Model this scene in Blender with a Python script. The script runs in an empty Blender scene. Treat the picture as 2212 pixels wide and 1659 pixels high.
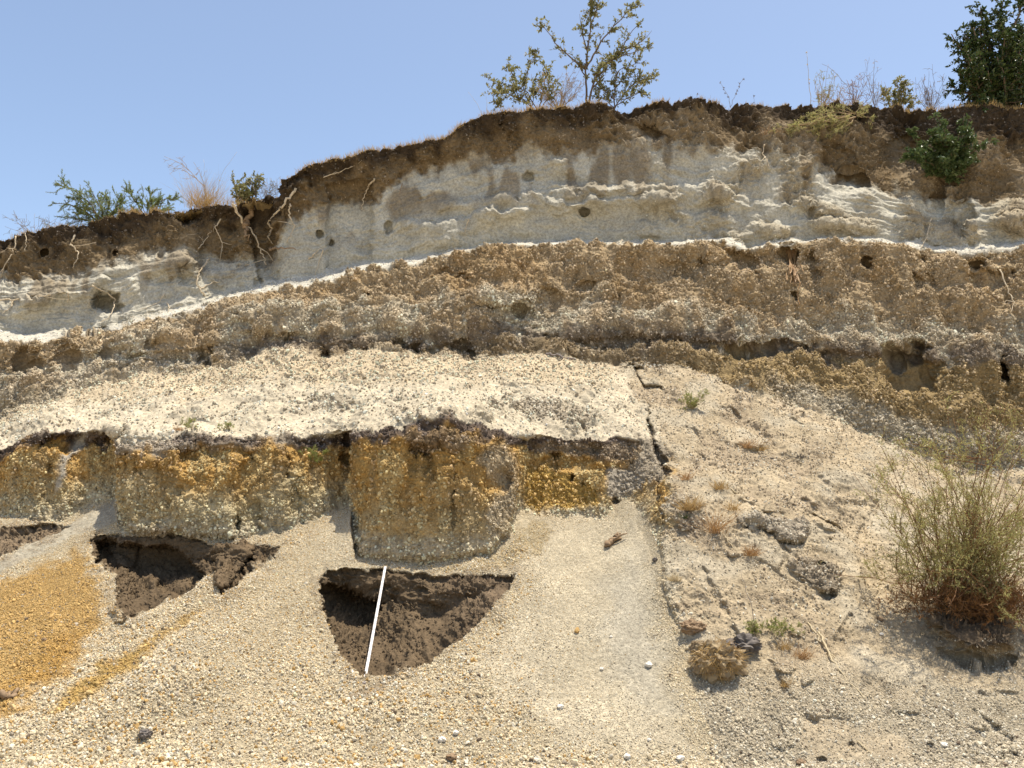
import bpy, math, random
import numpy as np
from mathutils import Vector

# ------------------------------------------------------------------ camera, sky, sun, exposure
scene = bpy.context.scene
COL = scene.collection
FPX, CX, CY = 1990.0, 1106.0, 829.5          # focal length and centre in a 2212 x 1659 picture
PITCH = math.radians(8.0)
EYE = 1.6
cam_d = bpy.data.cameras.new("camera")
cam = bpy.data.objects.new("camera", cam_d)
COL.objects.link(cam)
cam.location = (0, 0, EYE)
cam.rotation_euler = (math.radians(90) + PITCH, 0, 0)
cam_d.sensor_width = 36.0
cam_d.lens = 36.0 * FPX / 2212.0
cam_d.clip_end = 3000
cam_d.clip_start = 0.05
scene.camera = cam

SUN_EL = math.radians(78)
SUN_AZ = math.radians(76)                    # to the right of straight behind the cliff (+y)
world = bpy.data.worlds.new("World")
scene.world = world
world.use_nodes = True
wn = world.node_tree
wn.nodes.clear()
w_out = wn.nodes.new("ShaderNodeOutputWorld")
w_bg = wn.nodes.new("ShaderNodeBackground")
w_sky = wn.nodes.new("ShaderNodeTexSky")
w_sky.sky_type = 'NISHITA'
w_sky.sun_disc = False
w_sky.sun_elevation = SUN_EL
w_sky.sun_rotation = SUN_AZ
w_sky.altitude = 1500
w_sky.air_density = .9
w_sky.dust_density = 4.5
w_sky.ozone_density = 0.4
w_bg.inputs["Strength"].default_value = 0.15
w_tint = wn.nodes.new("ShaderNodeMix"); w_tint.data_type = 'RGBA'; w_tint.blend_type = 'MULTIPLY'
w_tint.inputs[0].default_value = 1.0; w_tint.inputs[7].default_value = (1.10, 1.06, .98, 1)
wn.links.new(w_sky.outputs[0], w_tint.inputs[6])
wn.links.new(w_tint.outputs[2], w_bg.inputs[0])
wn.links.new(w_bg.outputs[0], w_out.inputs[0])
sun_d = bpy.data.lights.new("sun", 'SUN')
sun_d.energy = 4.4
sun_d.angle = math.radians(0.5)
sun_d.color = (1.0, 0.93, 0.80)
sun = bpy.data.objects.new("sun", sun_d)
COL.objects.link(sun)
S = Vector((math.cos(SUN_EL) * math.sin(SUN_AZ), math.cos(SUN_EL) * math.cos(SUN_AZ), math.sin(SUN_EL)))
sun.rotation_euler = S.to_track_quat('Z', 'Y').to_euler()
scene.view_settings.view_transform = 'Standard'
scene.view_settings.look = 'None'
scene.view_settings.exposure = 0.68
scene.view_settings.gamma = 1.0
scene.cycles.max_bounces = 6
scene.cycles.diffuse_bounces = 3

rng = np.random.default_rng(7)
random.seed(7)

# ------------------------------------------------------------------ noise
_perm = rng.permutation(256).astype(np.int32)
_perm = np.concatenate([_perm, _perm, _perm])
_g = rng.normal(size=(256, 3)).astype(np.float32)
_g /= np.linalg.norm(_g, axis=1, keepdims=True)

def perlin(P):
    P = np.asarray(P, np.float32)
    out = np.empty(len(P), np.float32)
    for a in range(0, len(P), 250000):
        p = P[a:a + 250000]
        i = np.floor(p).astype(np.int32)
        f = p - i
        i &= 255
        u = f * f * f * (f * (f * 6 - 15) + 10)
        X0, Y0, Z0 = i[:, 0], i[:, 1], i[:, 2]
        acc = np.zeros(len(p), np.float32)
        for dx in (0, 1):
            wx = u[:, 0] if dx else 1 - u[:, 0]
            px = _perm[X0 + dx]
            for dy in (0, 1):
                wy = u[:, 1] if dy else 1 - u[:, 1]
                pxy = _perm[px + Y0 + dy]
                for dz in (0, 1):
                    wz = u[:, 2] if dz else 1 - u[:, 2]
                    g = _g[_perm[pxy + Z0 + dz]]
                    d = g[:, 0] * (f[:, 0] - dx) + g[:, 1] * (f[:, 1] - dy) + g[:, 2] * (f[:, 2] - dz)
                    acc += wx * wy * wz * d
        out[a:a + 250000] = acc
    return out * 1.6

def sstep(a, b, x):
    t = np.clip((x - a) / (b - a), 0, 1)
    return t * t * (3 - 2 * t)

def poly_sdf(px, py, poly):
    """signed distance (positive inside) of points to a closed polygon"""
    poly = np.asarray(poly, np.float32)
    d = np.full(px.shape, 1e9, np.float32)
    inside = np.zeros(px.shape, bool)
    n = len(poly)
    for k in range(n):
        ax, ay = poly[k]
        bx, by = poly[(k + 1) % n]
        ex, ey = bx - ax, by - ay
        t = np.clip(((px - ax) * ex + (py - ay) * ey) / (ex * ex + ey * ey + 1e-9), 0, 1)
        d = np.minimum(d, (px - ax - t * ex) ** 2 + (py - ay - t * ey) ** 2)
        if ey != 0:
            c = ((ay > py) != (by > py)) & (px < ex * (py - ay) / ey + ax)
            inside ^= c
    d = np.sqrt(d)
    return np.where(inside, d, -d)

# ------------------------------------------------------------------ view geometry
def ray(px, py):
    dx = (px - CX) / FPX
    dz = (CY - py) / FPX
    yy = math.cos(PITCH) - dz * math.sin(PITCH)
    return dx / yy, (math.sin(PITCH) + dz * math.cos(PITCH)) / yy     # x and z per metre of y

# ------------------------------------------------------------------ the strata of the quarry face
# each contact: picture x, picture y, distance behind the eye in metres
SKY = [(-900,610,13.2),(-300,580,13.0),(0,520,12.8),(60,505,12.8),(150,490,12.8),(230,470,12.8),(330,462,12.8),(380,456,12.8),(425,450,12.75),(460,443,12.6),(520,440,12.5),(570,436,12.4),
  (598,424,12.3),(612,392,12.1),(650,368,12.1),(700,350,12.1),(760,338,12.1),(830,318,12.1),(910,310,12.1),(960,298,12.1),(1000,270,12.1),(1040,247,12.1),
  (1100,243,12.1),(1170,236,12.15),(1270,226,12.2),(1300,231,12.25),(1340,236,12.3),(1370,231,12.3),(1420,223,12.3),(1480,222,12.3),(1560,226,12.4),(1640,229,12.5),
  (1740,232,12.6),(1850,232,12.6),(1950,235,12.6),(2050,232,12.5),(2110,222,12.4),(2212,240,12.4),(2512,240,12.4),(3112,250,12.6)]
B = [(-900,700,13.1),(-300,660,12.9),(0,605,12.65),(100,600,12.6),(200,578,12.6),(301,545,12.65),(401,541,12.65),(470,565,12.65),(590,562,12.55),(603,535,12.35),(625,470,12.3),(660,455,12.3),(750,440,12.35),(800,425,12.33),(815,420,12.25),(850,400,12.25),
  (900,375,12.25),(1000,350,12.25),(1060,340,12.25),(1150,330,12.25),(1200,330,12.22),(1300,325,12.2),(1400,315,12.18),(1500,315,12.16),(1600,320,12.15),(1700,330,12.15),(1800,360,12.1),(1900,395,12.15),(2000,430,12.2),(2060,432,12.2),(2100,426,12.1),(2212,440,12.1),(3112,470,12.2)]
C = [(-900,800,12.6),(-300,752,12.4),(0,712,12.2),(60,718,12.2),(120,712,12.2),(200,716,12.2),(260,700,12.2),(334,680,12.2),(420,656,12.2),(502,632,12.2),(602,604,12.15),(669,600,12.1),(740,578,12.1),(800,562,12.1),(870,557,12.05),(950,547,12.0),(1050,527,12.0),(1120,520,12.0),(1250,518,12.0),(1350,522,11.95),(1500,518,11.9),
  (1560,511,11.85),(1616,532,11.8),(1673,520,11.8),(1807,511,11.75),(1900,515,11.75),(2075,532,11.75),(2212,520,11.75),(3112,540,11.8)]
D = [(-900,825,12.2),(-300,785,12.0),(0,738,11.8),(60,742,11.8),(100,736,11.8),(150,715,11.85),(190,718,11.95),(260,707,11.95),(334,690,11.9),(420,668,11.9),(502,646,11.85),(602,624,11.78),(669,622,11.75),(740,603,11.7),(800,588,11.7),(870,573,11.72),(950,560,11.75),(1050,538,11.7),(1120,530,11.7),(1250,529,11.7),(1350,533,11.65),(1500,529,11.6),
  (1560,522,11.6),(1616,542,11.55),(1673,530,11.55),(1807,520,11.5),(1900,527,11.5),(2075,545,11.5),(2212,535,11.5),(3112,560,11.6)]
E = [(-900,880,12.0),(-300,840,11.8),(0,790,11.65),(150,765,11.65),(280,725,11.6),(400,690,11.55),(520,665,11.45),(600,655,11.4),(800,655,11.35),(1000,645,11.3),(1100,612,11.25),(1180,640,11.3),(1300,650,11.3),(1500,670,11.25),(1650,690,11.2),(1800,680,11.2),(2000,690,11.15),(2212,700,11.1),(3112,740,11.2)]
E2 = [(-900,960,11.9),(-300,900,11.6),(0,860,11.45),(100,840,11.45),(230,800,11.4),(400,780,11.3),(520,758,11.2),(600,745,11.2),(680,742,11.15),(850,742,11.1),(1000,738,11.1),(1100,722,11.1),(1250,730,11.05),(1400,734,11.05),(1500,738,11.0),(1600,742,10.95),(1700,750,10.9),(1800,760,10.85),(2000,770,10.8),(2212,775,10.8),(3112,800,10.9)]
F = [(-900,1010,11.6),(-300,930,11.4),(0,905,11.3),(50,880,11.3),(130,850,11.25),(230,820,11.2),(330,798,11.15),(430,808,11.1),(490,795,11.05),(530,772,11.05),(560,758,11.05),(620,748,11.05),(660,753,11.05),(690,772,11.0),(760,760,11.0),(850,762,11.0),(900,772,10.95),(1010,774,10.95),(1060,771,10.95),(1150,767,10.9),(1250,778,10.85),(1350,788,10.85),(1450,792,10.8),(1500,802,10.75),(1560,822,10.65),
  (1620,842,10.6),(1700,872,10.5),(1780,892,10.5),(1860,930,10.45),(1930,960,10.45),(2000,985,10.4),(2080,1008,10.4),(2212,1012,10.4),(3112,1030,10.5)]
G = [(-900,1040,10.1),(-300,990,9.9),(0,968,9.8),(60,945,9.8),(100,933,9.8),(160,930,9.8),(252,936,9.8),(258,960,9.45),(280,962,9.32),(330,957,9.28),(380,951,9.28),(430,947,9.28),(500,943,9.28),(560,947,9.33),(650,942,9.38),(758,938,9.4),(766,936,9.12),(800,930,9.0),(830,925,8.9),(900,912,8.85),(960,902,8.85),(1050,920,8.85),(1100,935,8.92),(1122,942,9.1),(1132,944,9.35),(1200,945,9.38),(1300,945,9.4),(1370,947,9.45),(1420,955,9.55)]
H = [(-900,1180,9.75),(-300,1120,9.5),(0,1112,9.45),(80,1130,9.42),(130,1120,9.42),(180,1100,9.45),(253,1074,9.48),(259,1150,9.05),(320,1156,8.98),(430,1162,8.92),(520,1168,8.95),(620,1142,9.0),(680,1122,9.05),(757,1092,9.15),(765,1196,8.66),(830,1212,8.58),(900,1218,8.55),(1000,1208,8.55),(1060,1196,8.58),(1110,1150,8.68),(1128,1102,9.0),(1200,1110,9.02),(1300,1120,9.05),(1330,1090,9.1),(1380,1050,9.2),(1420,1010,9.35)]
BOT = [(-900,1659,5.9),(-300,1659,6.0),(0,1659,6.1),(600,1659,6.14),(1100,1659,6.16),(1600,1659,6.14),(2212,1659,6.0),(3112,1659,5.9)]

col_in = np.arange(-60, 2273, 1.55)
cols = np.concatenate([np.linspace(-900, -62, 110), col_in, np.linspace(2275, 3112, 110)]).astype(np.float32)
NXc = len(cols)

def curve(cv):
    a = np.asarray(cv, np.float32)
    return np.interp(cols, a[:, 0], a[:, 1]).astype(np.float32), np.interp(cols, a[:, 0], a[:, 2]).astype(np.float32)

cv = [curve(c) for c in (SKY, B, C, D, E, E2, F, G, H, BOT)]
P = np.stack([c[0] for c in cv])
Y = np.stack([c[1] for c in cv])
def jitter(seed, amp, wl):
    q = np.stack([cols / wl, np.full(NXc, seed * 7.3), np.zeros(NXc)], 1)
    return (perlin(q) + 0.5 * perlin(q * 2.3 + 5) + 0.3 * perlin(q * 5.1 + 9)) * amp
for k, (amp, wl) in enumerate([(5, 30), (0, 1), (5, 40), (4, 45), (9, 60), (8, 50), (6, 40), (5, 35), (5, 30), (0, 1)]):
    if amp:
        P[k] += jitter(k + 1, amp, wl)
P[3] = np.maximum(P[3], P[2] + 4)
Y[2] += .10
# right of x=1430 the talus runs straight from F down to the ground: no bank
def zt(px, py, y):
    return EYE + ray(px, py)[1] * y
wR = sstep(1335, 1435, cols)
def line_y(k0, k1, py):
    y1, y2 = Y[k0], Y[k1]
    z1, z2 = zt(cols, P[k0], y1), zt(cols, P[k1], y2)
    t = ray(cols, py)[1]
    s = (t * y1 - (z1 - EYE)) / ((z2 - z1) - t * (y2 - y1))
    return y1 + np.clip(s, 0, 1) * (y2 - y1)
# the gravel cones are one continuous surface below this crest; blocks stand out of the bank down to it
H2 = curve([(-900,1180,9.75),(-300,1120,9.5),(0,1112,9.45),(150,1100,9.45),(253,1074,9.45),(500,1085,9.25),(757,1092,9.05),(950,1096,9.0),(1128,1102,9.0),(1250,1105,9.05),(1330,1090,9.1),(1380,1050,9.2),(1420,1010,9.35),(3112,1010,9.35)])
def gravel_y(py):
    y1, y2 = H2[1], Y[9]
    z1, z2 = zt(cols, H2[0], y1), zt(cols, P[9], y2)
    t = ray(cols, py)[1]
    s_ = (t * y1 - (z1 - EYE)) / ((z2 - z1) - t * (y2 - y1))
    return y1 + s_ * (y2 - y1)
Y[8] = gravel_y(P[8]) + .02
Y[7] = Y[8] + .21 + .10 * sstep(1125, 1140, cols)
Gp = P[6] + (P[9] - P[6]) * 0.2
Hp = P[6] + (P[9] - P[6]) * 0.45
P[7] = P[7] * (1 - wR) + Gp * wR
P[8] = P[8] * (1 - wR) + Hp * wR
Y[7] = Y[7] * (1 - wR) + line_y(6, 9, P[7]) * wR
Y[8] = Y[8] * (1 - wR) + line_y(6, 9, P[8]) * wR

# rows: from the lip to the bottom of the picture, then coarser rows to the ground at the feet
N1, N2, NB = 380, 800, 40
NR = N1 + N2
kq = np.exp(-.5 * (np.arange(-240, 241) / 80.0) ** 2); kq /= kq.sum()
Qm = np.convolve(np.pad(P[2], 240, mode='edge'), kq, mode='valid').astype(np.float32) + 20
PY = np.concatenate([P[0][None] + np.linspace(0, 1, N1, endpoint=False, dtype=np.float32)[:, None] * (Qm - P[0])[None],
                     Qm[None] + np.linspace(0, 1, N2, dtype=np.float32)[:, None] * (1659 - Qm)[None]], 0)
ext = 1659 + np.cumsum(np.linspace(3, 26, NB)).astype(np.float32)
PY = np.concatenate([PY, np.repeat(ext[:, None], NXc, 1)], 0).astype(np.float32)
PX = np.repeat(cols[None], PY.shape[0], 0)
NRr = PY.shape[0]

def depth_field():
    YD = np.zeros_like(PY)
    tX, tZ = ray(PX, PY)
    kk = np.exp(-.5 * (np.arange(-120, 121) / 38.0) ** 2); kk /= kk.sum()
    sm = lambda a: np.convolve(np.pad(a, 120, mode='edge'), kk, mode='valid').astype(np.float32)
    for k in range(len(P) - 1):
        ya, yb = Y[k], Y[k + 1]
        if k == 6: yb = sm(yb)
        pa = P[k]
        if k == 8:
            pa = H2[0] * (1 - wR) + pa * wR; ya = H2[1] * (1 - wR) + ya * wR
        y1, y2 = ya[None], yb[None]
        z1, z2 = zt(cols, pa, ya)[None], zt(cols, P[k + 1], yb)[None]
        den = (z2 - z1) - tZ * (y2 - y1)
        s = (tZ * y1 - (z1 - EYE)) / np.where(np.abs(den) < 1e-6, 1e-6, den)
        yy = y1 + np.clip(s, 0, 1) * (y2 - y1)
        m = (PY >= P[k][None]) & (PY <= P[k + 1][None])
        YD[m] = yy[m]
    m = PY > 1659
    zg = zt(cols, P[-1], Y[-1])[None] - 0.03 * (Y[-1][None] - 6 + 3)
    yf = -(EYE - zt(cols, P[-1], Y[-1])[None]) / np.minimum(tZ, -0.02)
    YD[m] = np.broadcast_to(yf, PY.shape)[m]
    return YD

def blur(A, r, axis):
    k = np.exp(-0.5 * (np.arange(-3 * r, 3 * r + 1) / r) ** 2)
    k /= k.sum()
    n = len(k) // 2
    pad = [(0, 0), (0, 0)]
    pad[axis] = (n, n)
    Ap = np.pad(A, pad, mode='edge')
    out = np.zeros_like(A)
    for i, w in enumerate(k):
        sl = [slice(None), slice(None)]
        sl[axis] = slice(i, i + A.shape[axis])
        out += w * Ap[tuple(sl)]
    return out

YD = depth_field()
YD = blur(blur(YD, 2, 1), 2, 0).astype(np.float32)
# open slopes run smooth across; only lips and faces keep their jagged line
YBh = blur(YD, 22, 1).astype(np.float32)
YB = blur(YBh, 6, 0).astype(np.float32)
we = sstep(1590, 1640, PY)
YB = YB * (1 - we) + YBh * we
wt = sstep(4, 30, PY - P[6][None]) * sstep(8, 40, P[7][None] - PY)
wt = np.maximum(wt, sstep(10, 60, PY - P[8][None]))
wt = np.maximum(wt, sstep(10, 40, PY - P[6][None]) * wR[None])
YD = YD * (1 - wt) + YB * wt
YBh = blur(YD, 60, 1).astype(np.float32)
YB = blur(YBh, 8, 0).astype(np.float32)
we = sstep(1590, 1640, PY)
YB = YB * (1 - we) + YBh * we
wt = sstep(50, 170, PY - P[8][None])
YD = YD * (1 - wt) + YB * wt
del YB, wt
tX, tZ = ray(PX, PY)
SH = PY.shape
def vpts():
    return np.stack([tX * YD, YD, EYE + tZ * YD], -1).reshape(-1, 3).astype(np.float32)
W0 = vpts()
n_big = perlin(W0 * 0.9 + 11).reshape(SH)
n_a = perlin(W0 * 2.1 + 31).reshape(SH)
n_b = perlin(W0 * 4.6 + 57).reshape(SH)
n_c = perlin(W0 * 10.0 + 83).reshape(SH)
n_d = perlin(W0 * 22.0 + 7).reshape(SH)
n_run = perlin(W0 * np.array([7.0, 4.0, 1.1], np.float32) + 71).reshape(SH)      # streaks that run down the face
tbed = (PY - P[1][None]) / np.maximum(P[2][None] - P[1][None], 8)
n_bed = perlin(np.stack([W0[:, 0] * 1.5, W0[:, 1] * 1.5, tbed.reshape(-1) * 7 + n_a.reshape(-1) * .5], 1)).reshape(SH)
n_bed2 = perlin(np.stack([W0[:, 0] * 3.1, W0[:, 1] * 3.1, tbed.reshape(-1) * 17 + n_a.reshape(-1) * .8], 1)).reshape(SH)
qx = PX + (n_b * 9 + n_c * 6 + n_d * 3)
qy = PY + (np.roll(n_b, 37, 1) * 9 + np.roll(n_c, 53, 1) * 6 + np.roll(n_d, 29, 1) * 3)

def box_idx(x0, x1, y0, y1):
    c0, c1 = np.searchsorted(cols, [x0, x1])
    sub = PY[:, c0:c1]
    r = np.where(((sub > y0) & (sub < y1)).any(1))[0]
    if len(r) == 0 or c0 == c1:
        return slice(0, 1), slice(0, 1)
    return slice(r[0], r[-1] + 1), slice(c0, c1)

def pmask(poly, soft, warp=1.0, inset=0.0):
    """0..1 mask of a polygon with an edge of the given softness (pixels)"""
    a = np.asarray(poly, np.float32)
    M = np.zeros(SH, np.float32)
    pad = soft + 30
    rs, cs = box_idx(a[:, 0].min() - pad, a[:, 0].max() + pad, a[:, 1].min() - pad, a[:, 1].max() + pad)
    x = PX[rs, cs] + (qx[rs, cs] - PX[rs, cs]) * warp
    y = PY[rs, cs] + (qy[rs, cs] - PY[rs, cs]) * warp
    d = poly_sdf(x, y, a)
    M[rs, cs] = sstep(inset, inset + soft, d) if inset or soft < 0 else sstep(-soft * 0.0, soft, d)
    return M

def emask(cx, cy, rx, ry, warp=0.6, ang=0.0):
    M = np.zeros(SH, np.float32)
    R = max(rx, ry) * 1.3 + 20
    rs, cs = box_idx(cx - R, cx + R, cy - R, cy + R)
    x = PX[rs, cs] + (qx[rs, cs] - PX[rs, cs]) * warp - cx
    y = PY[rs, cs] + (qy[rs, cs] - PY[rs, cs]) * warp - cy
    if ang:
        c, s_ = math.cos(ang), math.sin(ang)
        x, y = x * c + y * s_, -x * s_ + y * c
    d = np.sqrt((x / rx) ** 2 + (y / ry) ** 2)
    M[rs, cs] = 1 - sstep(0.45, 1.0, d)
    return M

def line_mask(pts, w):
    """1 on a polyline, fading to 0 at w pixels"""
    a = np.asarray(pts, np.float32)
    M = np.zeros(SH, np.float32)
    rs, cs = box_idx(a[:, 0].min() - w - 20, a[:, 0].max() + w + 20, a[:, 1].min() - w - 20, a[:, 1].max() + w + 20)
    x, y = PX[rs, cs] + (qx[rs, cs] - PX[rs, cs]) * .5, PY[rs, cs] + (qy[rs, cs] - PY[rs, cs]) * .5
    d = np.full(x.shape, 1e9, np.float32)
    for k in range(len(a) - 1):
        ex, ey = a[k + 1] - a[k]
        t = np.clip(((x - a[k, 0]) * ex + (y - a[k, 1]) * ey) / (ex * ex + ey * ey + 1e-9), 0, 1)
        d = np.minimum(d, np.hypot(x - a[k, 0] - t * ex, y - a[k, 1] - t * ey))
    M[rs, cs] = 1 - sstep(0.2, 1.0, d / w)
    return M

PIT2 = [(706,1227),(834,1223),(932,1244),(987,1240),(1120,1242),(1096,1280),(1065,1326),(997,1377),(923,1434),(870,1463),(830,1472),(788,1468),(767,1457),(723,1402),(710,1362),(691,1318),(691,1252)]
HOL2 = [(693,1258),(754,1269),(818,1285),(839,1309),(822,1335),(797,1366),(754,1362),(712,1364),(691,1318)]
PIT1 = [(208,1153),(264,1158),(304,1156),(414,1156),(442,1170),(481,1181),(566,1181),(614,1175),(591,1209),(470,1294),(467,1243),(397,1285),(284,1344),(267,1339),(245,1308),(247,1280),(245,1246),(222,1232),(188,1201),(197,1167)]
HOL1 = [(206,1166),(304,1168),(385,1172),(411,1212),(453,1237),(397,1285),(346,1285),(329,1268),(250,1232),(200,1215)]
PIT0 = [(-300,1200),(0,1145),(60,1134),(130,1128),(160,1132),(105,1160),(0,1205),(-300,1330)]
push = np.zeros(SH, np.float32)
pit2, pit1, pit0 = pmask(PIT2, 7, .8), pmask(PIT1, 7, .8), pmask(PIT0, 7, .8)
push += pit2 * .07 + pmask(PIT2, 90, .3) * .34 + pmask(HOL2, 10, .4) * .42
push += pit1 * .07 + pmask(PIT1, 70, .3) * .28 + pmask(HOL1, 10, .4) * .34
push += pit0 * .06 + pmask(PIT0, 30, .3) * .12
push += pmask([(425,452),(520,445),(604,445),(606,520),(604,612),(520,640),(440,655),(415,560)], 26, .6) * .16 + pmask([(520,440),(605,440),(607,610),(560,620)], 9, .6) * .12
push += pmask([(700,395),(806,385),(806,566),(740,590),(700,590)], 10, .5) * .10
push += pmask([(1380,560),(1500,545),(1650,560),(1640,620),(1450,610)], 40, 2) * .10
push -= emask(1110, 640, 80, 40) * .16 + emask(600, 690, 90, 40) * .14 + emask(340, 740, 110, 40) * .12 + emask(870, 700, 60, 40) * .08
push -= emask(640, 770, 70, 50) * .10 + emask(1130, 805, 60, 45) * .10 + emask(950, 885, 130, 40) * .14 + emask(330, 930, 90, 26) * .07 + emask(700, 850, 150, 26) * .05
push += emask(520, 850, 80, 30, ang=-.5) * .08 + emask(800, 820, 120, 20) * .06 + emask(430, 920, 60, 18) * .05
BL2 = [(764,940),(800,922),(900,908),(960,900),(1050,918),(1105,940),(1130,1020),(1131,1100),(1108,1150),(1060,1197),(1000,1209),(900,1218),(830,1213),(763,1199)]
BL1 = [(259,962),(380,952),(560,950),(758,942),(755,1092),(680,1125),(620,1142),(520,1167),(430,1162),(320,1156),(257,1150)]
BL1A = [(259,962),(380,952),(500,950),(560,965),(530,1010),(515,1080),(512,1166),(430,1162),(320,1156),(257,1150)]
push += pmask([(292,985),(385,990),(395,1060),(362,1112),(290,1140),(270,1020)], 24, 1) * .07 + pmask([(372,962),(440,955),(520,958),(562,975),(555,1000),(500,990),(440,1000),(380,1010)], 12, .8) * .13
push += pmask([(800,1000),(850,985),(870,1050),(850,1110),(800,1120)], 40, 1.6) * .02 + pmask([(900,985),(960,1000),(955,1060),(905,1070)], 30, 1.6) * .02
push += pmask([(262,970),(282,972),(280,1145),(260,1146)], 12, .6) * .12
push -= pmask([(800,930),(900,915),(1000,925),(1090,945),(1080,985),(980,975),(900,980),(820,975)], 24, 1.2) * .09
push -= pmask(BL2, 16, .35) * .08 + pmask(BL2, 80, .3) * .05 + pmask(BL1, 14, .35) * .02 + pmask(BL1A, 16, .6) * .10 + pmask(BL1A, 60, .5) * .05
push += pmask([(1135,950),(1310,955),(1312,1100),(1132,1100)], 20, .6) * .06
ux = np.arange(1180, 1960, 20)
push += line_mask(list(zip(ux, np.interp(ux, cols, P[5]) + 8 + 6 * np.sin(ux * .021))), 20) * .11
ux = np.arange(620, 1020, 20)
push += line_mask(list(zip(ux, np.interp(ux, cols, P[6]) - 12 + 6 * np.sin(ux * .05))), 16) * .11
ux = np.arange(20, 250, 15)
push += line_mask(list(zip(ux, np.interp(ux, cols, P[5]) - 40 + 10 * np.sin(ux * .07))), 30) * .10
push -= emask(275, 1318, 40, 28) * .12 + pmask([(228,1160),(300,1160),(300,1190),(285,1240),(250,1225)], 10, 1) * .08 + pmask([(470,1185),(560,1182),(520,1235),(472,1280),(468,1245)], 10, 1) * .14 + pmask([(880,1250),(1090,1246),(1070,1310),(1000,1360),(930,1330)], 30, 1) * .10
push += pmask([(545,1178),(580,1178),(530,1245),(500,1265),(512,1225)], 10, .4) * .12
# hollows, caves and burrows in the face: centre, radii, depth
for e in [(232,655,36,30,.30),(395,468,40,16,.35),(1405,285,42,26,.22),(1850,385,40,22,.20),(1800,350,60,50,.10),(1950,340,60,70,.16),(1960,800,85,70,.32),(1955,762,70,36,.15),(2170,795,18,34,.45),
          (1660,760,110,26,.08),(1640,790,130,40,.10),(1760,570,26,40,.16),(1700,545,26,14,.22),(1595,560,45,26,.14),(1880,568,17,15,.25),(2115,575,14,12,.22),(1330,640,9,8,.2),(1270,620,22,12,.14),(1120,666,13,11,.2),
          (1180,640,45,25,.08),(790,636,10,10,.14),(1000,600,24,14,.10),(960,590,22,16,.08),(1520,560,20,12,.12),(1260,458,9,9,.18),(1140,382,16,14,.10),(840,492,8,18,.12),(690,505,9,9,.14),(715,525,9,9,.12),
          (95,545,6,6,.14),(250,546,6,6,.14),(1085,262,9,12,.18),(2075,470,40,50,.14),(2030,410,16,70,.12),(2000,545,60,20,.05),(1720,640,16,12,.16),(1990,560,18,12,.1),(2140,600,70,24,.16),(1985,610,40,26,.12),
          (450,770,28,40,.20),(55,775,30,42,.20),(140,768,30,36,.12),(225,740,16,45,.14),(330,740,20,14,.1),(400,590,22,30,.10),(560,612,16,16,.12),(900,755,12,16,.2),(700,764,18,14,.2),(1015,762,12,12,.2),(1000,745,30,18,.16),(850,745,30,12,.08),
          (1300,756,20,14,.12),(1590,760,26,16,.10),(400,975,28,40,.08),(480,1000,30,20,.07),(450,985,75,34,.07),(300,1010,22,30,.05),(515,1130,12,20,.14),(545,1115,24,45,.07),(640,1080,30,40,.06),(620,1010,10,34,.07),(748,990,12,12,.18),
          (905,975,24,26,.12),(1000,995,12,14,.16),(910,1000,28,40,.06),(1085,1035,28,34,.14),(980,1090,8,70,.06),(870,1080,24,50,.04),(1132,1005,12,12,.16),(1235,1035,10,12,.14),(1260,1045,10,10,.12),(1200,985,10,10,.12),(1215,1000,70,18,.06),
          (95,1060,70,40,.03),(110,1010,16,14,.08),(1330,1080,14,10,.12),(1290,965,20,14,.08)]:
    push += emask(*e[:4], warp=.4 if min(e[2], e[3]) < 20 else 1.0) * e[4]
# dark undercut soil below the white terrace
push += pmask([(75,940),(160,934),(250,942),(310,950),(255,975),(215,960),(160,975),(75,985)], 14) * .12
push += pmask([(500,945),(560,950),(530,965)], 10) * .08 + pmask([(620,948),(755,945),(760,965),(640,958)], 10) * .08
# cracks in the dirt cone
CR1 = [(1372,792),(1375,815),(1392,835),(1430,840)]
CR2 = [(1402,880),(1400,905),(1408,940),(1418,975),(1432,1000),(1440,1030)]
CR3 = [(1350,795),(1362,788),(1385,792)]
CR4 = [(1425,1040),(1420,1075),(1432,1110),(1424,1150)]
for c_, w_, d_ in ((CR1, 7, .14), (CR2, 9, .2), (CR3, 6, .08), (CR4, 5, .06)):
    push += line_mask(c_, w_) * d_
# dirt stands a little proud of the grey sand, right gravel fan a little proud of the left one
def ledge_line(line, h, sharp=5.0, fade=60.0):
    a = np.asarray(line, np.float32)
    ye = np.interp(PX, a[:, 0], a[:, 1])
    d = PY + (qy - PY) * .9 - ye
    ends = sstep(a[0, 0] - 6, a[0, 0] + 22, PX) * (1 - sstep(a[-1, 0] - 22, a[-1, 0] + 6, PX))
    return h * sstep(-sharp, sharp, d) * (1 - sstep(fade * .25, fade, d)) * ends * np.clip(.8 + n_a, .3, 1.4)
def ledge_right(line, h, sharp, fade):
    a = np.asarray(line, np.float32)
    xe = np.interp(PY, a[:, 1], a[:, 0])
    d = qx * .4 + PX * .6 - xe
    inr = sstep(a[0, 1] - 12, a[0, 1] + 12, PY) * (1 - sstep(a[-1, 1] - 150, a[-1, 1] + 40, PY))
    return h * sstep(-sharp, sharp, d) * (1 - sstep(fade * .3, fade, d)) * inr * np.maximum(sstep(4, 30, PY - P[8][None]), sstep(1330, 1400, PX))
push -= ledge_right([(1440,1010),(1425,1060),(1422,1150),(1432,1200),(1445,1290),(1470,1360),(1490,1420)], .09, 5, 260)
push -= ledge_right([(760,1090),(620,1190),(470,1294),(370,1385),(220,1525),(120,1600)], .22, 12, 300)
push -= ledge_right([(467,1243),(397,1285),(284,1344),(230,1400),(120,1500)], .12, 10, 160)
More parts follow.
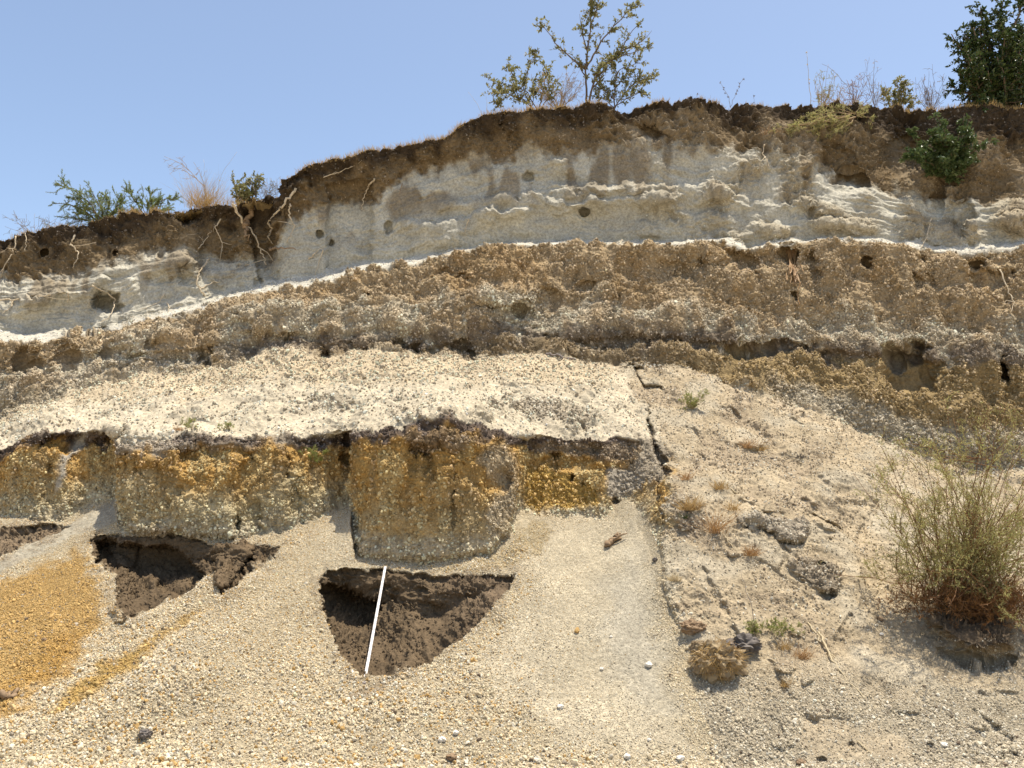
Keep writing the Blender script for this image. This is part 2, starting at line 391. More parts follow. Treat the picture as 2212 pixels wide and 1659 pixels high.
push -= ledge_right([(250,1072),(180,1110),(100,1150),(0,1200),(-100,1250)], .10, 14, 160)
for ln, h_, fd_ in (
    ([(1030,430),(1138,422),(1175,410),(1242,415),(1342,407),(1476,398)], .10, 60), ([(890,486),(974,482),(1024,458),(1075,448),(1088,458),(1142,445)], .11, 80), ([(1148,398),(1225,394),(1300,402),(1400,395)], .07, 26),
    ([(1175,427),(1225,440),(1275,434),(1342,427),(1476,418)], .10, 50), ([(1360,466),(1409,485),(1480,475)], .09, 40), ([(1230,462),(1275,482),(1312,468)], .08, 50), ([(895,402),(967,385)], .08, 40), ([(803,488),(867,475),(900,480)], .09, 60),
    ([(1465,388),(1539,405),(1630,422)], .10, 50), ([(1610,485),(1673,478),(1710,482)], .09, 40), ([(1465,448),(1556,462),(1600,458)], .10, 44), ([(1700,462),(1807,475),(1940,465)], .10, 44), ([(2050,436),(2091,422),(2141,432),(2260,438)], .14, 70),
    ([(2070,478),(2208,468),(2260,470)], .10, 50), ([(1800,405),(1907,415),(2000,432)], .10, 40), ([(1640,440),(1740,430),(1850,440)], .09, 40), ([(1500,500),(1580,498),(1640,505)], .07, 30),
    ([(190,584),(284,572),(335,551),(401,549),(432,572)], .14, 70), ([(25,634),(107,612),(201,606),(300,602)], .12, 60), ([(-60,652),(67,645),(117,632),(205,625)], .08, 60), ([(440,588),(502,568),(588,578)], .10, 50), ([(-60,620),(40,606),(90,600)], .09, 40),
    ([(940,440),(1000,432),(1040,438)], .06, 30), ([(820,520),(870,510),(900,515)], .07, 40), ([(1180,340),(1250,345)], .08, 40), ([(1110,520),(1128,470),(1135,465)], .0, 40)):
    push -= ledge_line(ln, h_, 5, fd_)
# mounds and crusts on the dirt cone
crust = pmask([(1700,1215),(1740,1195),(1800,1200),(1825,1240),(1815,1290),(1790,1285),(1725,1262)], 14)
crust2 = pmask([(1590,1120),(1640,1112),(1700,1120),(1745,1105),(1755,1150),(1735,1170),(1690,1165),(1640,1140),(1600,1140)], 12)
push -= crust * .09 + crust2 * .10 + emask(1790, 1130, 40, 24, ang=.5) * .07
push += emask(1770, 1220, 22, 14) * .10 + line_mask([(1610,1140),(1650,1150),(1690,1172),(1730,1175)], 9) * .07 + line_mask([(1760,1112),(1790,1125),(1815,1140)], 8) * .09 + emask(1790,1284,22,14)*.12
for k_, ln in enumerate([[(1470,800),(1560,840),(1660,880),(1760,935)],[(1500,820),(1540,850),(1600,870)],[(1570,880),(1640,930),(1700,990),(1780,1050)],[(1450,860),(1500,930),(1520,990)],[(1480,930),(1560,960),(1650,975)],
        [(1520,1240),(1570,1330),(1600,1400)],[(1640,1215),(1690,1250),(1760,1300)],[(1850,1000),(1900,1080),(1860,1160)],[(1660,1430),(1700,1500),(1760,1560)],[(1840,1330),(1800,1400),(1780,1480)],[(2050,1470),(2100,1540),(2190,1600)],
        [(1540,1100),(1600,1090),(1640,1100)],[(1740,1080),(1770,1100),(1790,1120)],[(1680,1170),(1700,1200),(1690,1230)],[(2120,1500),(2150,1520),(2160,1545)],[(1620,1520),(1680,1560),(1720,1640)]]):
    push += line_mask(ln, 9 + k_ % 3 * 3) * (.05 + .02 * (k_ % 3)) * (.5 + n_b)
for e in [(1500,1090,26,20,-.06),(1475,1130,24,22,-.06),(1560,1000,30,12,-.04),(1640,960,26,10,-.04),(1585,1195,20,10,-.05),(1660,1090,40,16,-.06),(1720,1360,20,10,-.04),(1960,1520,50,20,-.04),(2130,1560,40,24,-.06),(2170,1480,40,26,-.06),
          (1790,1560,60,20,.03),(1690,1610,30,14,-.04),(2180,1640,40,16,.05),(2010,1610,16,10,.05),(1840,1610,14,9,.05),(1770,1640,14,8,.05),(1700,1440,26,12,-.05),(1745,1470,16,12,-.05)]:
    push += emask(*e[:4], warp=1.0) * e[4]
push -= emask(1620, 1010, 330, 240, warp=0) * .22
mound = pmask([(1985,1330),(2040,1290),(2120,1280),(2190,1330),(2205,1400),(2130,1428),(2060,1400),(2010,1360)], 30)
push -= mound * .30
push += pmask([(2010,1385),(2080,1405),(2150,1425),(2205,1400),(2190,1440),(2100,1440),(2030,1410)], 12) * .14
YD += push * (YD / 10.0) ** .3

# ------------------------------------------------------------------ surface parameters, top to bottom
#          r    g    b     low  mid  fine ledge peb  size
def prm(r, g, b, lo, mi, fi, le, pe, si):
    return np.array([r, g, b, lo, mi, fi, le, pe, si], np.float32)
topsoil = prm(.075,.054,.035, .15,.120,.030, .00, .10,.020)
subsoil = prm(.200,.145,.083, .13,.090,.030, .02, .05,.016)
ash     = prm(.50,.465,.375, .05,.030,.006, .065, .00,.012)
ashdirt = prm(.42,.355,.25, .13,.090,.022, .065, .08,.016)
white   = prm(.56,.52,.43, .03,.012,.004, .00, .06,.016)
brown   = prm(.38,.285,.17, .15,.085,.028, .02, .50,.022)
greylap = prm(.45,.385,.28, .15,.085,.024, .03, .75,.024)
darklay = prm(.140,.105,.075, .09,.07,.026, .02, .35,.020)
ochre   = prm(.300,.215,.105, .10,.07,.022, .00, .60,.026)
footlap = prm(.37,.315,.225, .08,.06,.020, .00, .90,.026)
terrace = prm(.535,.46,.335, .11,.045,.008, .00, .10,.020)
darkcap = prm(.125,.094,.072, .04,.040,.028, .00, .30,.022)
orange  = prm(.45,.275,.092, .08,.05,.020, .00, .50,.021)
cream   = prm(.44,.36,.21, .07,.05,.020, .00, .55,.021)
gravel  = prm(.60,.50,.335, .03,.010,.005, .00,1.00,.022)
dirt    = prm(.43,.345,.228, .07,.035,.012, .00, .18,.014)

K = 9
PR = np.empty(SH + (K,), np.float32)
PR[:] = topsoil
def over(mask, val, chans=slice(0, K)):
    m = mask[..., None]
    PR[..., chans] = PR[..., chans] * (1 - m) + val[chans] * m
def below(k, off=0.0, w=10.0, wob=1.0, big=0.0):
    yb = (P[k][None] if isinstance(k, int) else k) + off
    return sstep(-w, w, PY + (qy - PY) * wob + big * (n_big * .8 + n_a + .5 * n_run) - yb)
xr = sstep(1280, 1700, PX + n_big * 80)
over(below(P[0][None] + (P[1] - P[0])[None] * .36, 0, 20, 2.0, 16), subsoil)
over(below(1, 0, 14, 1.8, 16), ash)
over(below(P[0][None] + (P[1] - P[0])[None] * .5, 0, 20, 2.0, 16) * (1 - below(1, 0, 14, 1.8, 16)) * sstep(1250, 1400, PX) * sstep(-.2, .3, n_big + n_a) * .8, prm(.30,.235,.155,.14,.10,.03,.02,.06,.018))
over(below(1, 0, 18, 1.8, 20) * xr * .85 * sstep(-.35, .25, n_a + n_big * .4 + .05), ashdirt)
# grey ash also shows brown run-down stains below the soil
over(below(1, -5, 20) * (1 - below(P[1][None] * .5 + P[2][None] * .5, 0, 40)) * sstep(.0, .45, n_a + n_run * .7) * .7, subsoil, slice(0, 3))
over(below(2, 0, 3, .4), white)
over(below(3, 0, 4, .6), brown)
over(below(4, 0, 22, 2.2, 26), greylap)
over(below(3, 8, 8) * (1 - below(5, -20, 20)) * sstep(.1, .5, n_big + n_run * .5) * .6, prm(.34,.225,.105,.15,.085,.026,0,.55,.022))
over(below(4, 20, 20) * sstep(.0, .5, n_a + n_run * .5) * .65, brown)
xd = np.clip(sstep(420, 560, PX) * .8, .15, 1)
over(below(5, -16, 10, 1.8, 10) * xd * sstep(-.55, -.05, n_run + n_a * .5 + .15), darklay)
over(below(5, 14, 12, 1.8, 10) * (.45 + .55 * sstep(1350, 1600, PX)), ochre)
over(below(P[5][None] * .35 + P[6][None] * .65, 0, 16, 1.4) * np.maximum(sstep(1600, 1750, PX), 1 - sstep(60, 300, PX)), footlap)
over(below(6, 0, 6, .8), terrace)
# tan upper strip and grey pebble lenses on the terrace
over(below(6, 0, 8) * (1 - below(P[6][None] * .66 + P[7][None] * .34, 0, 18, 1.8)) * .75, prm(.53,.42,.275,.05,.03,.012,0,.45,.022))
for poly in ([(930,800),(1080,775),(1090,800),(960,830)], [(820,860),(960,840),(940,880),(830,890)], [(1050,860),(1160,850),(1290,880),(1340,910),(1250,925),(1150,915),(1060,890)],
             [(600,870),(700,850),(820,860),(760,890),(640,890)], [(420,900),(520,850),(560,855),(480,915)], [(860,885),(930,875),(930,915),(860,905)], [(180,880),(330,850),(360,870),(230,900)], [(540,815),(700,800),(900,815),(880,830),(700,825)]):
    over(pmask(poly, 26, 3.0) * .85, prm(.40,.335,.245,.08,.07,.030,0,.9,.026))
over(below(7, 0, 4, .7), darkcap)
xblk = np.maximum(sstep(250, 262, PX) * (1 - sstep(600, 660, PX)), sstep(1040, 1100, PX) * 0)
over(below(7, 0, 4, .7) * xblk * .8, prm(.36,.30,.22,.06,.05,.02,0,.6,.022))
og = sstep(-.5, .3, n_b) * .5 + .5
over(below(P[7][None] + 24 + n_run * 14, 0, 10, 2.0, 6), orange)
over(below(P[7][None] + 30, 0, 12, 2.0) * sstep(.05, .45, n_run + n_a * .4) * .55, prm(.24,.155,.06,.08,.05,.02,0,.5,.024))
over(below(P[7][None] + 30, 0, 12, 2.0) * sstep(.1, .5, -n_run + n_b * .5) * .5, prm(.46,.36,.18,.08,.05,.02,0,.9,.026))
over(below(P[7][None] * .46 + P[8][None] * .54, 4, 55, 3.0, 36) * (1 - .4 * sstep(755, 775, PX)), cream)
over(below(P[7][None] * .2 + P[8][None] * .8, 8, 20, 2.0) * .55, prm(.47,.42,.32,.04,.04,.02,0,.8,.024))
over(below(8, 0, 5, .7), gravel)
# plain orange pocket right of the pillar, grey dusting on pillar sides
over(pmask([(1130,1000),(1200,1005),(1290,1040),(1305,1110),(1200,1100),(1128,1098)], 14), prm(.41,.265,.08,.04,.03,.014,0,.95,.024))
over(pmask([(1040,960),(1100,945),(1125,1000),(1130,1100),(1060,1190),(1030,1110),(1075,1060),(1020,1000)], 24) * .8, prm(.36,.30,.21,.04,.04,.02,0,.7,.022))
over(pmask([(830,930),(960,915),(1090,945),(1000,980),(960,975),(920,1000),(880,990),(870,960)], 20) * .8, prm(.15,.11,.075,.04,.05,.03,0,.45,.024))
over(pmask([(1130,945),(1390,950),(1380,1010),(1310,1000),(1150,985)], 18), prm(.27,.205,.135,.04,.04,.024,0,.6,.022))
over(pmask([(1305,1005),(1390,990),(1420,1000),(1385,1060),(1330,1090),(1305,1070)], 12), prm(.33,.285,.22,.05,.05,.03,0,.2,.018))
over(pmask([(160,940),(200,925),(190,960),(150,1000),(140,1050),(105,1075),(120,1030),(130,980)], 12), prm(.44,.39,.31,.02,.02,.01,0,.1,.016))
over(pmask([(400,945),(330,950),(260,965),(330,935),(430,925)], 14) * .8, prm(.36,.32,.26,.02,.02,.01,0,.2,.016))
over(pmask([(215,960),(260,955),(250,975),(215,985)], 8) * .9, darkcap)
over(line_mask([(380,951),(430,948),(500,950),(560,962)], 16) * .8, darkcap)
# the gravel fans
fine = prm(.53,.455,.325, .02,.006,.003, 0, .30,.012)
yel  = prm(.50,.335,.135, .03,.012,.006, 0, .95,.022)
gsand = prm(.40,.355,.27, .02,.006,.003, 0, .10,.012)
over(below(8, 4, 30) * (1 - sstep(1150, 1330, PY + n_a * 40)) * sstep(600, 760, PX) * .8, fine)
over(pmask([(1128,1095),(1330,1095),(1420,1040),(1440,1250),(1480,1500),(1560,1659),(1250,1659),(1050,1520),(1000,1420),(1080,1320),(1120,1220)], 70, 3.0) * .9, fine)
over(pmask([(-900,1290),(0,1238),(170,1158),(200,1200),(240,1250),(245,1330),(200,1420),(150,1480),(0,1560),(-900,1700)], 40, 2.5), yel)
over(pmask([(60,1380),(180,1330),(240,1400),(160,1480),(40,1540),(-100,1600)], 60, 3) * .7, prm(.46,.275,.08,.03,.012,.006,0,.9,.020))
over(pmask([(470,1290),(455,1325),(330,1420),(215,1520),(60,1570),(160,1470),(290,1390),(400,1320)], 26, 2.0) * .9, prm(.50,.33,.105,.03,.012,.006,0,.95,.022))
over(pmask([(-500,1350),(-200,1290),(0,1205),(110,1140),(180,1105),(252,1074),(256,1130),(170,1160),(0,1238),(-500,1420)], 8, .7), gsand)
over(pmask([(440,1350),(320,1440),(230,1525),(330,1480),(470,1370)], 30, 1.5) * .6, gsand)
over(pmask([(790,1470),(880,1462),(820,1510),(740,1540),(750,1490)], 20, 1.5) * .7, prm(.27,.20,.13,.03,.02,.01,0,.4,.018))
GS = [(1400,1030),(1425,1010),(1420,1100),(1430,1200),(1450,1290),(1475,1380),(1490,1480),(1500,1560),(1380,1580),(1290,1480),(1250,1380),(1270,1250),(1320,1150)]
over(pmask(GS, 90, 3.0), gsand)
over(pmask([(790,1208),(1000,1214),(1060,1196),(1110,1150),(1135,1108),(1200,1118),(1190,1180),(1120,1240),(980,1240),(840,1228)], 14, 2) * .85, prm(.50,.40,.24,.03,.02,.012,0,.9,.030))
DIRT = [(1335,780),(1400,780),(1480,790),(1560,822),(1620,842),(1700,872),(1780,892),(1860,930),(1930,960),(2000,985),(2080,1008),(2212,1012),(3112,1030),(3112,2400),(1640,2400),(1560,1659),(1500,1500),(1470,1380),(1445,1290),(1430,1200),(1422,1100),(1440,1020),(1415,950),(1400,900),(1372,870),(1330,820)]
dirtm = pmask(DIRT, 5, .5)
dirtc = pmask(DIRT, 30, 2.0)
over(pmask([(1250,770),(1420,770),(1440,980),(1360,960),(1290,900)], 90, 3) * .7, prm(.50,.42,.30,.05,.03,.012,0,.3,.016))
over(dirtc, dirt)
over(pmask([(1365,935),(1445,950),(1448,1030),(1405,1065),(1370,1010)], 16, 1.5), prm(.33,.275,.20,.06,.05,.024,0,.25,.018))
over(dirtm * sstep(-.1, .5, n_a + n_b * .6) * .55, prm(.40,.355,.27,.02,.008,.004,0,.08,.012))
over(dirtm * sstep(.05, .5, -n_a + n_c * .4) * .5 * (1 - sstep(1700, 1900, PX)), prm(.31,.24,.165,.07,.05,.018,0,.35,.018))
over(pmask([(1310,800),(1360,800),(1375,880),(1420,960),(1380,930),(1330,860)], 14) * .9, prm(.57,.48,.345,.02,.01,.004,0,.1,.014))
over(pmask([(1440,1030),(1500,1060),(1530,1120),(1500,1180),(1440,1150)], 30, 2) * .6, prm(.20,.155,.115,.05,.03,.016,0,.4,.018))
over(dirtm * sstep(1380, 1560, PY + n_big * 60), prm(.47,.40,.285,.03,.014,.007,0,.95,.026))
over(pmask([(1760,1520),(1960,1580),(1990,1659),(1740,1659),(1700,1590)], 30, 2) * .8, prm(.42,.34,.23,.03,.01,.004,0,.1,.012))
over(crust, prm(.30,.245,.175,.05,.06,.034,0,.5,.020))
over(crust2 * .9, prm(.34,.29,.22,.05,.06,.034,0,.5,.020))
over(mound, prm(.12,.088,.058,.08,.08,.040,0,.0,.018))
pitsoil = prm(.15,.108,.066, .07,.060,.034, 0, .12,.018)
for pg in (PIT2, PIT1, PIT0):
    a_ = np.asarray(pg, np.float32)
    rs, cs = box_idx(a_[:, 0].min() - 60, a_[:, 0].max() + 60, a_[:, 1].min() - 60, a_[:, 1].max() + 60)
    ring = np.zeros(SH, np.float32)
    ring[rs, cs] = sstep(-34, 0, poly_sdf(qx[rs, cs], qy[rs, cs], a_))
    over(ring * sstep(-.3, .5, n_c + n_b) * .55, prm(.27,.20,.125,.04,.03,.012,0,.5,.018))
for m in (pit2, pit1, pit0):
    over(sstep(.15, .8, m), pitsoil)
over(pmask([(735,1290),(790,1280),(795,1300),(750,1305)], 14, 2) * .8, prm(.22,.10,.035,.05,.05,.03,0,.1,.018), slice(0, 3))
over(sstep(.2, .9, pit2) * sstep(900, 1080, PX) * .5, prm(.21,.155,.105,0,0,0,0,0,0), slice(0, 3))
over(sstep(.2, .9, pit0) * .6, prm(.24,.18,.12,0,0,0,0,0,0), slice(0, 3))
# burrows keep no pebbles
PR[..., 7] *= 1 - sstep(.12, .22, push) * (1 - sstep(.2, .5, pit1 + pit2)) * (PY < P[8][None])

# ------------------------------------------------------------------ relief
W1 = vpts()
G3 = W1.reshape(SH + (3,))
Gs = np.stack([blur(blur(G3[..., i], 3, 0), 3, 1) for i in range(3)], -1)
du = np.gradient(Gs, axis=1)
dv = np.gradient(Gs, axis=0)
N = np.cross(du, dv)
N /= np.linalg.norm(N, axis=-1, keepdims=True) + 1e-9
flip = (N * G3).sum(-1) > 0
N[flip] *= -1
del du, dv, Gs
ridg = lambda n: 1 - 2 * np.abs(n)
n_e = perlin(W1 * 48.0 + 3).reshape(SH)
low = n_a * .75 + n_big * .5
mid = n_b * .55 + (ridg(np.roll(n_c, 11, 1)) - .5) * .35 + n_c * .45
fin = n_d * .6 + (np.abs(n_e) - .3) * .8 + n_e * .3
# thin hard beds of the ash stand out as broken little ledges
ph = tbed * (1.6 + 1.3 * sstep(560, 820, PX)) + n_a * .35 + n_b * .22 + n_big * .35 + .2
saw = ph - np.floor(ph)
led = (sstep(.0, .82, saw) - sstep(.86, 1.0, saw)) - .4
led *= sstep(-.25, .35, np.roll(n_a, 91, 1) + n_big * .5)
flat = sstep(-.15, .35, np.roll(n_big, 333, 1) + .5 * np.roll(n_a, 120, 1))
led = led * (.12 + .35 * flat) + n_bed * (.22 + .25 * flat) + n_bed2 * (.2 + .2 * flat)
amp_d = (YD / 11.0)
var = .45 + 1.0 * sstep(-.35, .4, np.roll(n_a, 201, 1) + .5 * np.roll(n_big, 77, 1))
var2 = .40 + 1.1 * sstep(-.3, .35, np.roll(n_b, 151, 1) + .6 * np.roll(n_a, 45, 0))
tb2 = np.clip((PY - P[3][None]) / np.maximum(P[6][None] - P[3][None], 8), 0, 1.2)
n_bk = perlin(np.stack([W0[:, 0] * 1.4, W0[:, 1] * 1.4, tb2.reshape(-1) * 9 + n_a.reshape(-1) * .6], 1)).reshape(SH)
inb = ((PY > P[3][None]) & (PY < P[6][None])) * sstep(0, 14, PY - P[3][None]) * (1 - dirtm)
mid = mid * var * (1 - .35 * inb) + inb * n_run * .8
fin = fin * var2
disp = (inb * n_bk * .085 + low * PR[..., 3] + mid * PR[..., 4] + fin * PR[..., 5] + led * PR[..., 6] * 1.0)
edge_fade = sstep(0, 6, np.arange(NRr))[:, None]
V = G3 + N * disp[..., None]
# the lip of turf overhangs in ragged lumps
lipn = n_c * .5 + n_d * .4
V[..., 2] += (1 - sstep(0, 40, PY - P[0][None])) * lipn * .03
del n_e

# ------------------------------------------------------------------ materials
def new_mat(name):
    m = bpy.data.materials.new(name)
    m.use_nodes = True
    nt = m.node_tree
    b = nt.nodes["Principled BSDF"]
    b.inputs["Roughness"].default_value = .92
    b.inputs["Specular IOR Level"].default_value = .12
    return m, nt, b

def earth_material():
    m, nt, b = new_mat("earth")
    L = nt.links.new
    at = nt.nodes.new("ShaderNodeAttribute"); at.attribute_name = "tone"
    rg = nt.nodes.new("ShaderNodeAttribute"); rg.attribute_name = "grit"
    geo = nt.nodes.new("ShaderNodeNewGeometry")
    n1 = nt.nodes.new("ShaderNodeTexNoise"); n1.inputs["Scale"].default_value = 34; n1.inputs["Detail"].default_value = 7; n1.inputs["Roughness"].default_value = .68
    L(geo.outputs["Position"], n1.inputs["Vector"])
    n2 = nt.nodes.new("ShaderNodeTexNoise"); n2.inputs["Scale"].default_value = 3.1; n2.inputs["Detail"].default_value = 5
    L(geo.outputs["Position"], n2.inputs["Vector"])
    vo = nt.nodes.new("ShaderNodeTexVoronoi"); vo.inputs["Scale"].default_value = 62
    L(geo.outputs["Position"], vo.inputs["Vector"])
    mr = nt.nodes.new("ShaderNodeMapRange"); mr.inputs[1].default_value = .3; mr.inputs[2].default_value = .72; mr.inputs[3].default_value = .62; mr.inputs[4].default_value = 1.34
    L(n1.outputs["Fac"], mr.inputs[0])
    mr2 = nt.nodes.new("ShaderNodeMapRange"); mr2.inputs[1].default_value = .3; mr2.inputs[2].default_value = .7; mr2.inputs[3].default_value = .84; mr2.inputs[4].default_value = 1.14
    L(n2.outputs["Fac"], mr2.inputs[0])
    mu = nt.nodes.new("ShaderNodeMath"); mu.operation = 'MULTIPLY'
    L(mr.outputs[0], mu.inputs[0]); L(mr2.outputs[0], mu.inputs[1])
    # single grains: each voronoi cell a little lighter or darker
    sep = nt.nodes.new("ShaderNodeSeparateColor"); L(vo.outputs["Color"], sep.inputs[0])
    mr3 = nt.nodes.new("ShaderNodeMapRange"); mr3.inputs[3].default_value = .72; mr3.inputs[4].default_value = 1.26
    L(sep.outputs[0], mr3.inputs[0])
    mg = nt.nodes.new("ShaderNodeMix"); mg.data_type = 'FLOAT'; mg.inputs[2].default_value = 1.0
    L(rg.outputs["Fac"], mg.inputs[0]); L(mr3.outputs[0], mg.inputs[3])
    mu2 = nt.nodes.new("ShaderNodeMath"); mu2.operation = 'MULTIPLY'
    L(mu.outputs[0], mu2.inputs[0]); L(mg.outputs[0], mu2.inputs[1])
    vm = nt.nodes.new("ShaderNodeVectorMath"); vm.operation = 'SCALE'
    L(at.outputs["Color"], vm.inputs[0]); L(mu2.outputs[0], vm.inputs["Scale"])
    L(vm.outputs[0], b.inputs["Base Color"])
    bu = nt.nodes.new("ShaderNodeBump"); bu.inputs["Strength"].default_value = .8; bu.inputs["Distance"].default_value = .012
    L(n1.outputs["Fac"], bu.inputs["Height"])
    bu2 = nt.nodes.new("ShaderNodeBump"); bu2.inputs["Distance"].default_value = .010; bu2.invert = True
    L(rg.outputs["Fac"], bu2.inputs["Strength"]); L(vo.outputs["Distance"], bu2.inputs["Height"]); L(bu.outputs[0], bu2.inputs["Normal"])
    L(bu2.outputs[0], b.inputs["Normal"])
    b.inputs["Roughness"].default_value = 1.0
    b.inputs["Specular IOR Level"].default_value = .05
    return m
M_EARTH = earth_material()

# ------------------------------------------------------------------ the setting as meshes
ALB = .86
under = 1 - .30 * PR[..., 7:8] * (PY > P[8][None])[..., None]       # shade in the gaps between stones, darkened into the ground colour
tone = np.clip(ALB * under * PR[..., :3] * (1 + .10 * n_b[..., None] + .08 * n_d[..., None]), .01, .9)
grit = np.clip(.25 + PR[..., 7] * .6, 0, 1)
# plateau behind the lip
back = [.03, .10, .3, .8, 2.5, 8, 30, 90]
top = V[0]
rows_b = []
for i, d in enumerate(back[::-1]):
    r = top.copy()
    r[:, 1] += d
    r[:, 0] *= 1 + d * .06
    r[:, 2] += -.02 - .004 * d
    rows_b.append(r)
VA = np.concatenate([np.stack(rows_b), V], 0).astype(np.float32)
NBk = len(back)
toneA = np.concatenate([np.broadcast_to(np.array([.30, .225, .12], np.float32), (NBk, NXc, 3)), tone], 0).astype(np.float32)
gritA = np.concatenate([np.zeros((NBk, NXc), np.float32), grit], 0).astype(np.float32)
PYA = np.concatenate([np.repeat(P[0][None] - 1, NBk, 0), PY], 0)
RA = VA.shape[0]
idx = np.arange(RA * NXc).reshape(RA, NXc)
quads = np.stack([idx[:-1, :-1], idx[1:, :-1], idx[1:, 1:], idx[:-1, 1:]], -1).reshape(-1, 4)
pyf = .25 * (PYA[:-1, :-1] + PYA[1:, :-1] + PYA[1:, 1:] + PYA[:-1, 1:])
pc = lambda k: (.5 * (P[k][:-1] + P[k][1:]))[None]
def fmask(M):
    Z = np.concatenate([np.zeros((NBk, NXc), np.float32), M], 0)
    return .25 * (Z[:-1, :-1] + Z[1:, :-1] + Z[1:, 1:] + Z[:-1, 1:]) > .4
cls = np.zeros(pyf.shape, np.int8)                    # 0 cliff
cls[pyf > pc(6)] = 1                                  # terrace
cls[pyf > pc(7)] = 2                                  # bank
cls[pyf > pc(8)] = 3                                  # gravel slope
cls[fmask(dirtm)] = 4                                 # dirt slope
cls[fmask(pit2)] = 5
cls[fmask(pit1)] = 6
cls[fmask(pit0)] = 7
VAf, toneF, gritF = VA.reshape(-1, 3), toneA.reshape(-1, 3), gritA.reshape(-1)

def grid_object(name, f, label):
    used, inv = np.unique(f.ravel(), return_inverse=True)
    me = bpy.data.meshes.new(name)
    me.vertices.add(len(used))
    me.vertices.foreach_set("co", VAf[used].ravel())
    me.loops.add(f.size)
    me.loops.foreach_set("vertex_index", inv.astype(np.int32).ravel())
    me.polygons.add(len(f))
    me.polygons.foreach_set("loop_start", np.arange(0, f.size, 4, dtype=np.int32))
    me.polygons.foreach_set("use_smooth", np.ones(len(f), bool))
    a = me.attributes.new("tone", 'FLOAT_COLOR', 'POINT')
    a.data.foreach_set("color", np.concatenate([toneF[used], np.ones((len(used), 1), np.float32)], 1).astype(np.float32).ravel())
    a = me.attributes.new("grit", 'FLOAT', 'POINT')
    a.data.foreach_set("value", gritF[used].ravel())
    me.update(calc_edges=True)
    me.materials.append(M_EARTH)
    o = bpy.data.objects.new(name, me)
    COL.objects.link(o)
    o["kind"] = "structure"; o["label"] = label
    return o
names = [("cliff", "tall layered quarry cliff of brown topsoil, grey ash and pumice"),
         ("terrace", "sloping pale terrace of white pumice below the layered cliff"),
         ("earth_bank", "low steep bank of orange and cream pumice below the white terrace"),
         ("gravel_slope", "lower slope of cream and yellow pumice gravel in the foreground"),
         ("dirt_slope", "broad cone of dry grey brown dirt on the right"),
         ("soil_pit", "brown soil cut below the pillar where the white stick stands"),
         ("soil_pit", "brown soil cut in deep shade below the orange bank on the left"),
         ("soil_pit", "small brown soil cut at the left edge above the grey sand")]
cf = cls.ravel()
for k, (nm, lb) in enumerate(names):
    f = quads[cf == k]
    if len(f):
        grid_object(nm, f, lb)

gm = bpy.data.meshes.new("ground")
gs = 900.0
gm.from_pydata([(-gs, -gs, -.12), (gs, -gs, -.12), (gs, gs, -.12), (-gs, gs, -.12)], [], [(0, 1, 2, 3)])
mg_, ntg, bg_ = new_mat("pale_ground")
ng = ntg.nodes.new("ShaderNodeTexNoise"); ng.inputs["Scale"].default_value = .8; ng.inputs["Detail"].default_value = 8
tcg = ntg.nodes.new("ShaderNodeNewGeometry"); ntg.links.new(tcg.outputs["Position"], ng.inputs["Vector"])
crg = ntg.nodes.new("ShaderNodeValToRGB")
crg.color_ramp.elements[0].color = (.36, .29, .19, 1); crg.color_ramp.elements[1].color = (.52, .45, .33, 1)
ntg.links.new(ng.outputs["Fac"], crg.inputs[0]); ntg.links.new(crg.outputs[0], bg_.inputs["Base Color"])
gm.materials.append(mg_)
ground = bpy.data.objects.new("ground", gm); COL.objects.link(ground)
ground["kind"] = "structure"; ground["label"] = "flat pale ground around the quarry"

bpy.context.view_layer.update()
DG = bpy.context.evaluated_depsgraph_get()
def hit(px, py):
    """point of the built quarry seen along a picture direction"""
    x, z = ray(px, py)
    d = Vector((x, 1, z)).normalized()
    ok, loc, nrm, *_ = scene.ray_cast(DG, Vector((0, 0, EYE)), d)
    return (loc, nrm) if ok else (Vector((x, 1, z)) * 12.5 + Vector((0, 0, EYE)), Vector((0, 0, 1)))
def at(px, py, y):
    x, z = ray(px, py)
    return Vector((x * y, y, EYE + z * y))

# ------------------------------------------------------------------ loose pebbles and lapilli
def stone_material(name, attr_type='INSTANCER', attr='tint'):
    m, nt, b = new_mat(name)
    L = nt.links.new
    a = nt.nodes.new("ShaderNodeAttribute"); a.attribute_type = attr_type; a.attribute_name = attr
    tc = nt.nodes.new("ShaderNodeNewGeometry")
    n = nt.nodes.new("ShaderNodeTexNoise"); n.inputs["Scale"].default_value = 150; n.inputs["Detail"].default_value = 3
    L(tc.outputs["Position"], n.inputs["Vector"])
    mr = nt.nodes.new("ShaderNodeMapRange"); mr.inputs[1].default_value = .3; mr.inputs[2].default_value = .7; mr.inputs[3].default_value = .78; mr.inputs[4].default_value = 1.18
    L(n.outputs["Fac"], mr.inputs[0])
    vm = nt.nodes.new("ShaderNodeVectorMath"); vm.operation = 'SCALE'
    L(a.outputs["Color"], vm.inputs[0]); L(mr.outputs[0], vm.inputs["Scale"]); L(vm.outputs[0], b.inputs["Base Color"])
    b.inputs["Roughness"].default_value = 1.0
    b.inputs["Specular IOR Level"].default_value = .05
    return m
M_STONE = stone_material("pumice")

